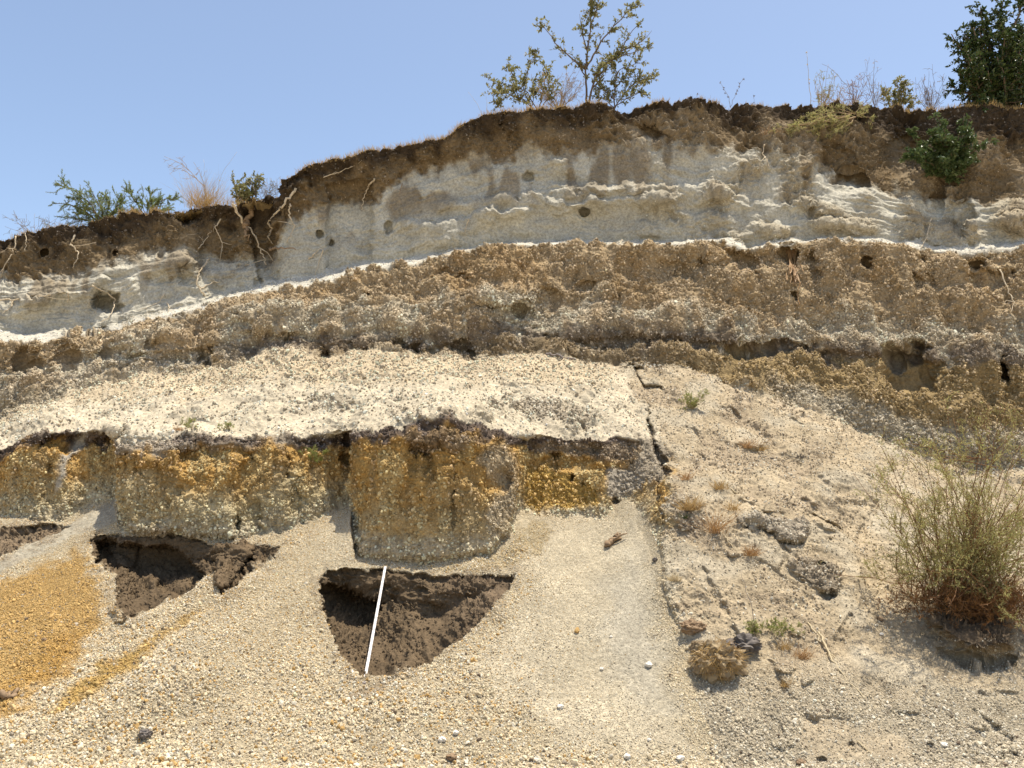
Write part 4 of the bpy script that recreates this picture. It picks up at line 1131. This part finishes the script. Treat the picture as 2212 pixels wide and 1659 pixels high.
def grass_tuft(name, px, py, w_px, h_px, n, mat, label, y=None, cat="grass tuft", group=None, spread=.55, wid=.006, bend=.35, base_p=None):
    if base_p is None:
        base_p = at(px, py, y) if y else hit(px, py)[0]
    sc = base_p.y / FPX
    m = MB()
    for _ in range(n):
        o = Vector((random.gauss(0, .28) * w_px * sc, random.gauss(0, .22) * w_px * sc, -.01))
        m.blade(base_p + o, Vector((random.gauss(0, spread), random.gauss(0, spread), 1)), h_px * sc * random.uniform(.45, 1.15), wid * random.uniform(.6, 1.2), bend)
    return tag(m.build(name, mat, None, base_p), label, cat, group)
grass_tuft("grass_tuft", 436, 446, 62, 82, 420, M_STRAW, "large straw coloured grass tuft on the cliff edge at the left", y=12.75, wid=.005)
grass_tuft("grass_tuft", 500, 442, 60, 26, 160, M_STRAW, "short straw tuft at the foot of the small green shrub", y=12.6, wid=.005)

# short dry turf along the lip: one sheet of growth
random.seed(5)
m = MB()
k0 = np.where((cols > -80) & (cols < 2300))[0]
for _ in range(20000):
    i = int(random.choice(k0))
    p = Vector(V[0, i]) + Vector((random.uniform(-.02, .02), random.uniform(-.04, .25), -.015))
    thick = .5 + 1.2 * max(0, float(n_a[0, i])) + (.5 if (1080 < cols[i] < 1300 or 640 < cols[i] < 960 or cols[i] > 1950) else 0)
    if random.random() > min(1, .25 + thick * .6): continue
    m.blade(p, Vector((random.gauss(0, .45), random.gauss(-.15, .4), 1)), random.uniform(.03, .10) * thick, .007, .5, 2)
o = m.build("dry_grass", M_STRAW)
o["kind"] = "stuff"; o["label"] = "short golden dry grass fringing the cliff edge"

# ------------------------------------------------------------------ plants on the face
bp, bn = hit(2055, 372)
limbs = []
for _ in range(34):
    e = bp + Vector((random.gauss(-.12, .26), random.uniform(-.55, -.05), random.gauss(.32, .20)))
    limbs.append([bp + Vector((0, .05, 0)) + rv(.03), bp.lerp(e, .5) + rv(.05), e])
for p in ((1945, 325), (1955, 335), (1975, 345)):
    limbs.append([bp + Vector((0, .02, -.02)), at(2005, 350, bp.y - .3), at(*p, bp.y - .35)])
shrub("shrub", ("stem", "foliage"), bp, limbs, .016, dict(DENSE, leaf_l=.055, leaf_w=.030, twig=.14), M_BARK, M_GLOSS, "rounded glossy green shrub growing out of the cliff face at the upper right", "shrub", dense=2.0)

bp, bn = hit(1845, 258)
random.seed(9)
limbs = []
for p in ([(1830,261),(1750,274),(1659,288)], [(1830,258),(1770,262),(1700,292)], [(1840,262),(1790,280),(1740,290)], [(1835,255),(1790,250),(1720,262)], [(1840,255),(1800,240),(1760,238)], [(1845,260),(1800,270),(1690,280)], [(1840,262),(1820,285),(1780,300)], [(1845,258),(1870,262),(1880,280)], [(1842,255),(1850,240),(1870,236)]):
    pts = []
    for i, q in enumerate(p):
        h_ = hit(*q)[0]; pts.append(h_ + Vector((0, -.06 - .05 * random.random(), .02)))
    limbs.append(pts)
shrub("trailing_bush", ("stem", "foliage"), bp, limbs, .012, dict(crook=.25, lift=-.2, rmin=.002, leaves=3, leaf_p=.75, leaf_l=.04, leaf_w=.008, kids=2, spread=.6, twig=.16, bare=.15), M_DRYTWIG, M_BROOM,
      "yellow green bush trailing down over the dark soil below the right skyline", "bush", dense=2.2)
grass_tuft("grass_tuft", 1665, 288, 40, 26, 70, M_BURNT, "orange dry tuft at the tip of the trailing bush", spread=1.0, wid=.004)

# ------------------------------------------------------------------ roots hanging on the face
def root(pts, r, label, off=.03, mat=None, group="roots hanging from the cliff face", cat="root", name="root", fork=0):
    w = MB()
    P3 = []
    for i, q in enumerate(pts):
        h_ = hit(*q)[0]
        P3.append(h_ + Vector((0, -off * (.4 + random.random()), 0)))
    n = max(8, len(pts) * 5)
    pp = wobble(P3, n, r * .8)
    r *= 1.35
    w.tube(pp, [r * (1 - .65 * i / (n - 1)) * random.uniform(.85, 1.15) for i in range(n)], 6)
    for _ in range(fork):
        i = random.randint(n // 4, n - 2)
        d = (pp[i + 1] - pp[i]).normalized() + rv(.7); d.y = -abs(d.y) * .3
        L = random.uniform(.1, .28)
        w.tube([pp[i], pp[i] + d * L * .5 + rv(.02), pp[i] + d * L + Vector((0, 0, -.06)) + rv(.03)], [r * .5, r * .35, r * .2], 4)
    return tag(w.build(name, mat or M_ROOT, None, pp[0], True), label, cat, group)
random.seed(3)
root([(548,458),(541,478),(536,500),(541,518)], .030, "thickest brown root stub hanging below the edge left of the step", .10, M_BROWNROOT)
root([(505,445),(530,485),(553,510),(567,545),(578,575)], .014, "long pale forked root slanting right below the small green shrub", .07, fork=2)
root([(640,408),(628,430),(612,447),(598,465),(580,483)], .014, "long pale root slanting left down from the cliff step", .07, fork=1)
root([(580,483),(590,496),(583,512),(590,528)], .014, "crooked tan root with a kinked end under the cliff step", .06)
root([(628,443),(628,470),(638,490),(630,508),(622,525)], .010, "thin wavy pale root just right of the cliff step", .05, fork=1)
root([(587,543),(610,541),(645,546)], .014, "dark broken branch sticking out sideways under the step", .12, M_BROWNROOT, cat="branch", name="branch")
root([(668,560),(690,540),(698,538)], .009, "short pale root on the grey ash right of the step", .04)
root([(700,540),(690,565),(682,595)], .008, "thin pale root running down the grey ash to the white ledge", .04)
root([(810,390),(797,405),(788,430),(782,455)], .010, "curved tan root hanging alone on the ash left of centre", .05)
root([(1013,475),(1008,490),(1004,503)], .007, "small white root on the grey ash near the middle", .03)
root([(37,512),(35,535),(25,560),(6,590)], .009, "pale root at the far left running down the brown soil", .05, fork=2)
root([(57,505),(60,525),(55,545)], .006, "short thin root near the far left", .04)
root([(165,510),(155,528),(170,545),(172,560),(160,580)], .010, "zigzag tan root on the brown soil at the left", .05, fork=1)
root([(0,650),(40,648),(100,640),(140,632)], .009, "long pale root lying sideways on the grey ash at the far left", .04, fork=1)
root([(30,650),(25,665),(8,680)], .008, "pale root forking downward at the far left of the ash", .04)
root([(150,632),(150,655)], .007, "short straight white root stub on the left ash", .04)
root([(205,620),(235,635),(255,650),(245,680),(222,697)], .009, "pale root curling across the dark hollow at the left", .08, fork=1)
root([(210,620),(216,650),(212,680)], .005, "thin root hanging straight in front of the dark hollow", .09)
root([(357,635),(345,655),(300,672)], .005, "fine root slanting left across the ash", .03)
root([(362,655),(368,665),(364,675)], .006, "tiny curled root near the white ledge at the left", .03)
root([(480,475),(468,495),(480,520),(484,545)], .008, "thin tangled root at the left of the shaded corner", .07, fork=3)
root([(455,560),(430,590),(428,615),(445,640)], .010, "bent pale root below the dark hole in the corner", .05, fork=2)
root([(445,640),(435,628),(460,610),(475,612)], .008, "hooked pale root resting on the white ledge by the corner", .05)
root([(430,540),(445,520),(460,500)], .006, "fine root on the brown soil left of the corner", .05, fork=2)
root([(1650,315),(1646,335),(1652,345),(1660,365)], .008, "forked pale root on the brown soil at the right", .04, fork=1)
root([(2010,470),(2000,510),(1985,540)], .008, "grey twig leaning on the cliff at the right", .05, cat="twig", name="twig")
root([(2155,585),(2175,630),(2190,665)], .008, "long pale twig hanging at the right edge of the brown layer", .05, cat="twig", name="twig", fork=2)
root([(1180,765),(1215,772),(1245,778)], .014, "weathered grey stick lying along the top of the terrace", .02, M_GREYTWIG, cat="stick", name="stick", group=None)
root([(870,398),(862,425)], .005, "thin dark root below the topsoil left of centre", .03, M_BROWNROOT)
root([(700,385),(735,372),(760,362)], .006, "tan root snaking over the dark topsoil at the step", .04, fork=2)
# a fibrous bundle hanging from a hole in the brown layer
random.seed(12)
m = MB()
def drape(pts, off):
    return [hit(px, py)[0] + Vector((0, -off * (.5 + random.random()), 0)) for px, py in pts]
hb = hit(1702, 540)[0]
for _ in range(30):
    x0 = random.uniform(1690, 1716); x1 = x0 * .4 + 1710 * .6 + random.gauss(0, 5)
    m.tube(wobble(drape([(x0, random.uniform(538, 550)), (x1, 566), (x1 + random.gauss(4, 5), random.uniform(585, 618))], .09), 8, .010), .0042, 4)
m.tube(wobble(drape([(1700, 542), (1717, 560), (1722, 610), (1724, 660)], .06), 12, .01), .0055, 4)
tag(m.build("root_bundle", M_BURNT, None, hb), "orange bundle of dry rootlets hanging from a hole in the brown layer", "roots")

# ------------------------------------------------------------------ the measuring stick
random.seed(4)
s0 = hit(788, 1466)[0] + Vector((0, -.03, -.03))
s1 = hit(834, 1228)[0] + Vector((0, -.05, .02))
ax = (s1 - s0); SL = ax.length; ax.normalize()
sx = ax.cross(Vector((0, 1, 0))).normalized(); sn = sx.cross(ax).normalized()
if sn.y > 0: sn = -sn
mw, ntw, bw = new_mat("white_paint")
nzw = ntw.nodes.new("ShaderNodeTexNoise"); nzw.inputs["Scale"].default_value = 40; nzw.inputs["Detail"].default_value = 5
crw = ntw.nodes.new("ShaderNodeValToRGB"); crw.color_ramp.elements[0].color = (.50, .46, .42, 1); crw.color_ramp.elements[1].color = (.80, .76, .72, 1)
crw.color_ramp.elements[0].position = .3; crw.color_ramp.elements[1].position = .6
geow = ntw.nodes.new("ShaderNodeNewGeometry"); ntw.links.new(geow.outputs["Position"], nzw.inputs["Vector"])
ntw.links.new(nzw.outputs["Fac"], crw.inputs[0]); ntw.links.new(crw.outputs[0], bw.inputs["Base Color"]); bw.inputs["Roughness"].default_value = .6
mk, ntk, bk = new_mat("grey_marks"); bk.inputs["Base Color"].default_value = (.16, .13, .12, 1)
st = empty("measuring_stick", s0, "thin white measuring stick leaning in the brown soil pit under the pillar", "measuring stick")
def bar(mb, c, ax_, u, v, L, wu, wv):
    i = len(mb.v)
    for a in (0, 1):
        for b_, c_ in ((-1, -1), (1, -1), (1, 1), (-1, 1)):
            mb.v.append(c + ax_ * (L * a) + u * (wu * .5 * b_) + v * (wv * .5 * c_))
    mb.f += [(i, i + 3, i + 2, i + 1), (i + 4, i + 5, i + 6, i + 7)] + [(i + k, i + (k + 1) % 4, i + 4 + (k + 1) % 4, i + 4 + k) for k in range(4)]
m = MB(); bar(m, Vector((0, 0, 0)), Vector((0, 0, 1)), Vector((1, 0, 0)), Vector((0, 1, 0)), SL, .021, .009)
so = m.build("rod", mw)
st.rotation_euler = __import__("mathutils").Matrix((sx, ax.cross(sx), ax)).transposed().to_euler()
so.parent = st
bv = so.modifiers.new("bevel", 'BEVEL'); bv.width = .0015; bv.segments = 2
m = MB(); bar(m, Vector((0, 0, -.004)), Vector((0, 0, 1)), Vector((1, 0, 0)), Vector((0, 1, 0)), .014, .0235, .0115)
so = m.build("end_cap", mk); so.parent = st
# printed graduations: a dark line every 5 cm, finer ones every centimetre on one edge
tco = ntw.nodes.new("ShaderNodeTexCoord"); sxyz = ntw.nodes.new("ShaderNodeSeparateXYZ"); ntw.links.new(tco.outputs["Object"], sxyz.inputs[0])
def mth(op, a, b=None):
    n_ = ntw.nodes.new("ShaderNodeMath"); n_.operation = op
    for i_, v_ in enumerate((a, b)):
        if v_ is None: continue
        if isinstance(v_, (int, float)): n_.inputs[i_].default_value = v_
        else: ntw.links.new(v_, n_.inputs[i_])
    return n_.outputs[0]
big_ = mth('LESS_THAN', mth('FRACT', mth('MULTIPLY', sxyz.outputs[2], 20.0)), .085)
sml_ = mth('MULTIPLY', mth('LESS_THAN', mth('FRACT', mth('MULTIPLY', sxyz.outputs[2], 100.0)), .22), mth('GREATER_THAN', sxyz.outputs[0], .003))
mk_ = mth('MAXIMUM', big_, sml_)
mxw = ntw.nodes.new("ShaderNodeMix"); mxw.data_type = 'RGBA'
ntw.links.new(mth('MULTIPLY', mk_, .75), mxw.inputs[0]); ntw.links.new(crw.outputs[0], mxw.inputs[6]); mxw.inputs[7].default_value = (.12, .10, .10, 1)
ntw.links.new(mxw.outputs[2], bw.inputs["Base Color"])

# ------------------------------------------------------------------ clods and stones
def stone_mesh(name, c, rx, ry, rz, mat, label, cat, rough=.35, freq=2.2, group=None, sub=4, seed=0, sink=.25):
    import bmesh
    bm = bmesh.new()
    bmesh.ops.create_icosphere(bm, subdivisions=sub, radius=1)
    co = np.array([v.co for v in bm.verts], np.float32)
    f1 = perlin(co * freq + seed * 3.7) + .5 * perlin(co * freq * 2.3 + seed) + .35 * perlin(co * freq * 5 + seed * 2) + .22 * perlin(co * freq * 10.7 + seed)
    co2 = co * (1 + rough * f1)[:, None] * np.array([rx, ry, rz])
    for v, q in zip(bm.verts, co2): v.co = Vector(q)
    me = bpy.data.meshes.new(name); bm.to_mesh(me); bm.free()
    me.materials.append(mat)
    o = bpy.data.objects.new(name, me); COL.objects.link(o)
    o.location = Vector(c) + Vector((0, 0, rz * (1 - 2 * sink)))
    return tag(o, label, cat, group)
M_CLOD = wood_material("clod_soil", (.15, .105, .062), (.36, .28, .17), 22)
M_DARKROCK = wood_material("dark_rock", (.085, .072, .062), (.19, .165, .145), 26)
M_WHITEROCK = wood_material("white_pumice", (.58, .54, .47), (.74, .70, .62), 30)
M_BROWNROCK = wood_material("brown_rock", (.17, .115, .07), (.30, .21, .13), 26)
h_ = hit(1553, 1458)[0]
clod = stone_mesh("grass_clod", h_, .175, .13, .13, M_CLOD, "large tussock clod of soil and dry grass lying on the dirt slope", "clod", .4, 2.4, seed=3, sink=.15)
m = MB(); random.seed(14)
for _ in range(560):
    d = rv(1).normalized()
    if d.y > .5: d.y *= -1
    p = Vector((d.x * .16, d.y * .12, d.z * .115 + .02))
    m.blade(p, d * .5 + Vector((random.gauss(0, .5), -.3, random.gauss(0, .5) - .1)), random.uniform(.03, .11), .0055, .8)
g_ = m.build("dry_roots", M_STRAW); g_.parent = clod
h_ = hit(1605, 1408)[0]
stone_mesh("rock", h_, .125, .08, .065, M_DARKROCK, "dark grey angular rock lying just above the tussock clod", "rock", .55, 1.6, seed=8, sink=.2)
h_ = hit(1496, 1362)[0]
stone_mesh("clod", h_, .085, .06, .05, M_BROWNROCK, "small brown soil clod up the slope from the tussock clod", "clod", .45, 2, seed=5)
h_ = hit(1512, 1405)[0]
stone_mesh("clod", h_, .06, .05, .045, M_CLOD, "small straw covered clod touching the left of the tussock clod", "clod", .45, 2, seed=6)
h_ = hit(313, 1594)[0]
stone_mesh("stone", h_, .042, .036, .030, M_DARKROCK, "single dark stone on the pale gravel at the lower left", "stone", .4, 1.8, seed=9, sink=.1)
h_ = hit(1415, 1213)[0]
stone_mesh("stone", h_, .022, .02, .018, M_DARKROCK, "small dark stone on the grey sand beside the dirt edge", "stone", .4, 2, seed=10, sink=.05)
for (px, py, r, lb) in ((1401,1440,.024,"bright white pumice stone alone on the grey sand"), (1300,1447,.014,"small white stone left of the bright white one on the sand"), (1320,1377,.010,"tiny white stone on the sand above the bright white one"),
                        (1211,1530,.020,"pale stone on the gravel below the soil pit, right of centre"), (955,1602,.022,"upper white stone of a close pair at the bottom gravel"), (985,1586,.018,"lower white stone of a close pair at the bottom gravel"),
                        (1355,1638,.020,"pale stone on the gravel at the bottom edge right of centre"), (1402,1600,.012,"tiny pale stone at the lower middle"), (2040,1613,.020,"pale yellow stone on the gravel at the lower right"),
                        (1470,1642,.022,"white stone on the gravel at the bottom edge below the dirt cone"), (1905,1372,.014,"white chip in the shadow beside the thorny bush")):
    h_ = hit(px, py)[0]
    stone_mesh("stone", h_, r * 1.15, r, r * .8, M_WHITEROCK, lb, "stone", .35, 1.7, seed=px % 37, sub=3, sink=.12, group="pale stones lying on the slope")
for (px, py, r, lb) in ((95,1384,.020,"small dark stone on the yellow gravel at the left"), (975,1640,.030,"brown lump half buried at the bottom edge"), (1900,1340,.026,"dark lump in the thorny bush shadow"), (1730,1650,.026,"dark lump near the bottom edge under the dirt cone")):
    h_ = hit(px, py)[0]
    stone_mesh("stone", h_, r * 1.1, r, r * .7, M_BROWNROCK, lb, "stone", .4, 1.8, seed=px % 31, sub=3, sink=.2, group="dark stones lying on the slope")
def stick(pts, r, mat, label, cat="stick", off=.012, fork=0):
    root(pts, r, label, off, mat, group=None, cat=cat, name="stick", fork=fork)
random.seed(8)
stick([(1768,1365),(1800,1430),(1830,1470),(1860,1500),(1895,1535)], .008, M_PALE, "long pale bent stick lying down the dirt slope")
stick([(1745,1345),(1775,1390),(1815,1435)], .006, M_PALE, "thinner pale stick beside the long bent one")
stick([(1658,1345),(1675,1378)], .005, M_PALE, "short pale stick upslope of the dark rock")
stick([(0,1508),(25,1500),(42,1492)], .022, M_BROWNROCK, "brown stick lying at the left edge of the gravel", off=.02)
stick([(1312,1180),(1325,1165),(1340,1152)], .022, M_BROWNROCK, "gnarled brown root stump on the grey sand", cat="stump", off=.03, fork=3)
stick([(1850,1600),(1880,1625)], .005, M_PALE, "short pale stick near the bottom right")
stick([(1590,1066),(1560,1035),(1540,1010)], .006, M_PALE, "pale dead stalk lying upslope on the dirt cone")
stick([(1545,1140),(1570,1165),(1590,1190)], .006, M_PALE, "second pale dead stalk lying lower on the dirt cone")
stick([(1640,985),(1690,995),(1725,985)], .005, M_DARKROCK, "thin dark twig lying on the upper dirt cone")

# ------------------------------------------------------------------ small growth on the slopes
random.seed(31)
for (px, py, w, hh, n, mt, lb) in (
        (1493,1100,34,40,70,M_STRAW,"straw tuft on the dark patch of the dirt cone"), (1480,1035,26,24,30,M_BURNT,"orange wisp near the top left of the dirt cone"), (1552,1055,30,26,46,M_STRAW,"double golden tuft high on the dirt cone"),
        (1545,1150,22,70,30,M_BURNT,"tall thin dead weed with several stems on the dirt cone"), (1622,1198,30,26,50,M_BURNT,"low rust coloured tuft on the middle of the dirt cone"), (1618,966,26,26,44,M_BURNT,"rust coloured tuft on the upper dirt cone"),
        (1640,972,16,22,22,M_STRAW,"straw wisp right of the upper rust tuft"), (1580,1100,26,30,26,M_STRAW,"thin straw wisp right of the tall dead weed"), (1458,1252,22,18,40,M_PALE,"pale dry tuft by the edge of the grey sand"),
        (1478,1118,14,14,24,M_DARKL,"tiny dark withered tuft below the dark patch"), (1730,988,16,14,24,M_DARKROCK,"dark withered sprig on the upper dirt cone"), (1690,1400,30,24,30,M_STRAW,"thin straw wisp on the lower dirt slope"),
        (1735,1420,34,30,36,M_BURNT,"rusty straggle beside the long pale stick"), (1700,1480,24,18,36,M_STRAW,"small flattened straw tuft between rock and stick"),(385,928,16,14,24,M_BURNT,"tiny reddish tuft at the lip of the white terrace")):
    grass_tuft("dry_tuft", px, py, w, hh * 1.2, n * 3, mt, lb, cat="dry tuft", spread=.8, wid=.0055, bend=.6)
def herb(px, py, w_px, h_px, n, label, mats=(M_DRYTWIG, M_HERB), leafspec=None):
    b = hit(px, py)[0]; sc = b.y / FPX
    limbs = []
    for _ in range(n):
        e = b + Vector((random.gauss(0, .35) * w_px * sc, random.gauss(0, .3) * w_px * sc, h_px * sc * random.uniform(.6, 1.1)))
        limbs.append([b, b.lerp(e, .5) + rv(.01), e])
    sp = dict(crook=.2, lift=.3, rmin=.0012, leaves=3, leaf_p=.8, leaf_l=.022, leaf_w=.006, kids=1, spread=.5, twig=.07, bare=.2)
    sp.update(leafspec or {})
    return shrub("herb", ("stem", "foliage"), b, limbs, .003, sp, mats[0], mats[1], label, "herb", dense=1.2, depth=1, twig_step=.05)
herb(1495, 885, 60, 40, 14, "bright green feathery herb near the top of the dirt cone")
herb(1625, 1370, 40, 26, 12, "low yellow green herb above the dark rock")
herb(490, 930, 30, 18, 8, "small yellow green herb at the lip of the white terrace")
herb(415, 928, 26, 26, 6, "sparse green sprig on the terrace lip above the orange bank")
herb(680, 1000, 36, 34, 12, "green sprig growing out of the orange bank", leafspec=dict(leaf_l=.03))
herb(1690, 1375, 70, 30, 10, "thin spreading green herb on the lower dirt slope")
whip("dry_stalk", [(1629,1368),(1628,1320),(1610,1270),(1600,1230)], hit(1629,1368)[0].y - .02, .0035, M_GREYTWIG, "thin upright grey stalk rising from the low yellow green herb", "stalk", 0)

# ------------------------------------------------------------------ the thorny bush on its soil mound
random.seed(40)
bb = hit(2095, 1310)[0]
root_ = empty("thorn_bush", bb, "big yellow green thorny bush on a dark soil clump at the lower right", "bush")
w, l, d_ = MB(), MB(), MB()
spB = dict(crook=.16, lift=.35, rmin=.0011, leaves=3, leaf_p=.85, leaf_l=.034, leaf_w=.0055, leaf_fwd=1.0, kids=2, spread=.5, twig=.24)
sc = bb.y / FPX
def stem(tgt, r, n_tw, base_off=None):
    b0 = bb + (base_off or Vector((random.gauss(0, .14), random.gauss(0, .08), .02)))
    mid_ = b0.lerp(tgt, .5) + Vector((0, 0, .06)) + rv(.04)
    pts = wobble([b0, mid_, tgt], 12, .010)
    w.tube(pts, [max(r * (1 - .8 * i / 11), .0016) for i in range(12)], 5)
    for _ in range(n_tw):
        t = random.uniform(.22, 1); i = min(int(t * 11), 10)
        dd = (pts[i + 1] - pts[i]).normalized()
        grow(w, l, pts[i], dd * .9 + rv(.45), spB['twig'] * random.uniform(.5, 1.2), r * .4, 1, spB)
for p in ([2054,1000],[2014,985],[1970,1060],[1903,1090],[2075,1020],[2110,960],[2150,930],[2200,960],[2000,950],[1945,1000],[2130,1040],[2180,1020],[2240,1000],[2260,1080],[1990,1100],[1890,1180],[1915,1140],[2030,1060],[2090,1080],[2160,1100],[2215,1130],[2060,900],[2120,880],[1880,960],[1925,960],[2180,880],[2250,900],[1960,1160],[2005,1180],[2050,1160],[2110,1150],[2160,1180],[2230,1210],[2270,1240],[1890,1240],[1930,1220],[1905,1040],[1860,1010],[2280,1010],[2290,1150]):
    stem(at(p[0] + random.gauss(0, 10), p[1] + random.gauss(0, 10), bb.y + random.uniform(-.55, .45)), random.uniform(.004, .007), 6)
for _ in range(80):
    px_ = random.gauss(2100, 135); py_ = random.gauss(1110, 90)
    stem(at(px_, py_, bb.y + random.uniform(-.6, .5)), random.uniform(.003, .005), 6, Vector((random.gauss(0, .22), random.gauss(0, .14), .04)))
# withered lower skirt
for _ in range(330):
    b0 = bb + Vector((random.gauss(.02, .26), random.gauss(-.08, .14), random.uniform(-.08, .1)))
    grow(w, d_, b0, Vector((random.gauss(0, .8), random.gauss(-.4, .6), random.uniform(-.1, .7))), random.uniform(.12, .28), .003, 1, dict(spB, leaf_l=.03, leaves=3, crook=.3))
w.build("stem", M_REDBARK, root_, bb, True)
l.build("foliage", M_BROOM, root_, bb)
d_.build("dead_foliage", M_RUST, root_, bb)
# fainter bush further back against the foot of the bank
random.seed(44)
b2 = hit(2140, 1000)[0]
limbs = []
for p in ([2050,930],[2010,960],[2080,900],[2120,880],[2160,860],[2200,880],[2230,910],[2100,940],[2180,930],[2060,980],[2020,985],[2220,960],[1960,975],[1930,950]):
    limbs.append([b2 + rv(.05), at(p[0], p[1], b2.y - random.uniform(.1, .5))])
shrub("thorn_bush", ("stem", "foliage"), b2, limbs, .007, dict(spB, leaf_p=.6, bare=.25), M_REDBARK, M_BROOM, "thin see-through green bush at the foot of the pumice bank, right edge", "bush", dense=1.0)
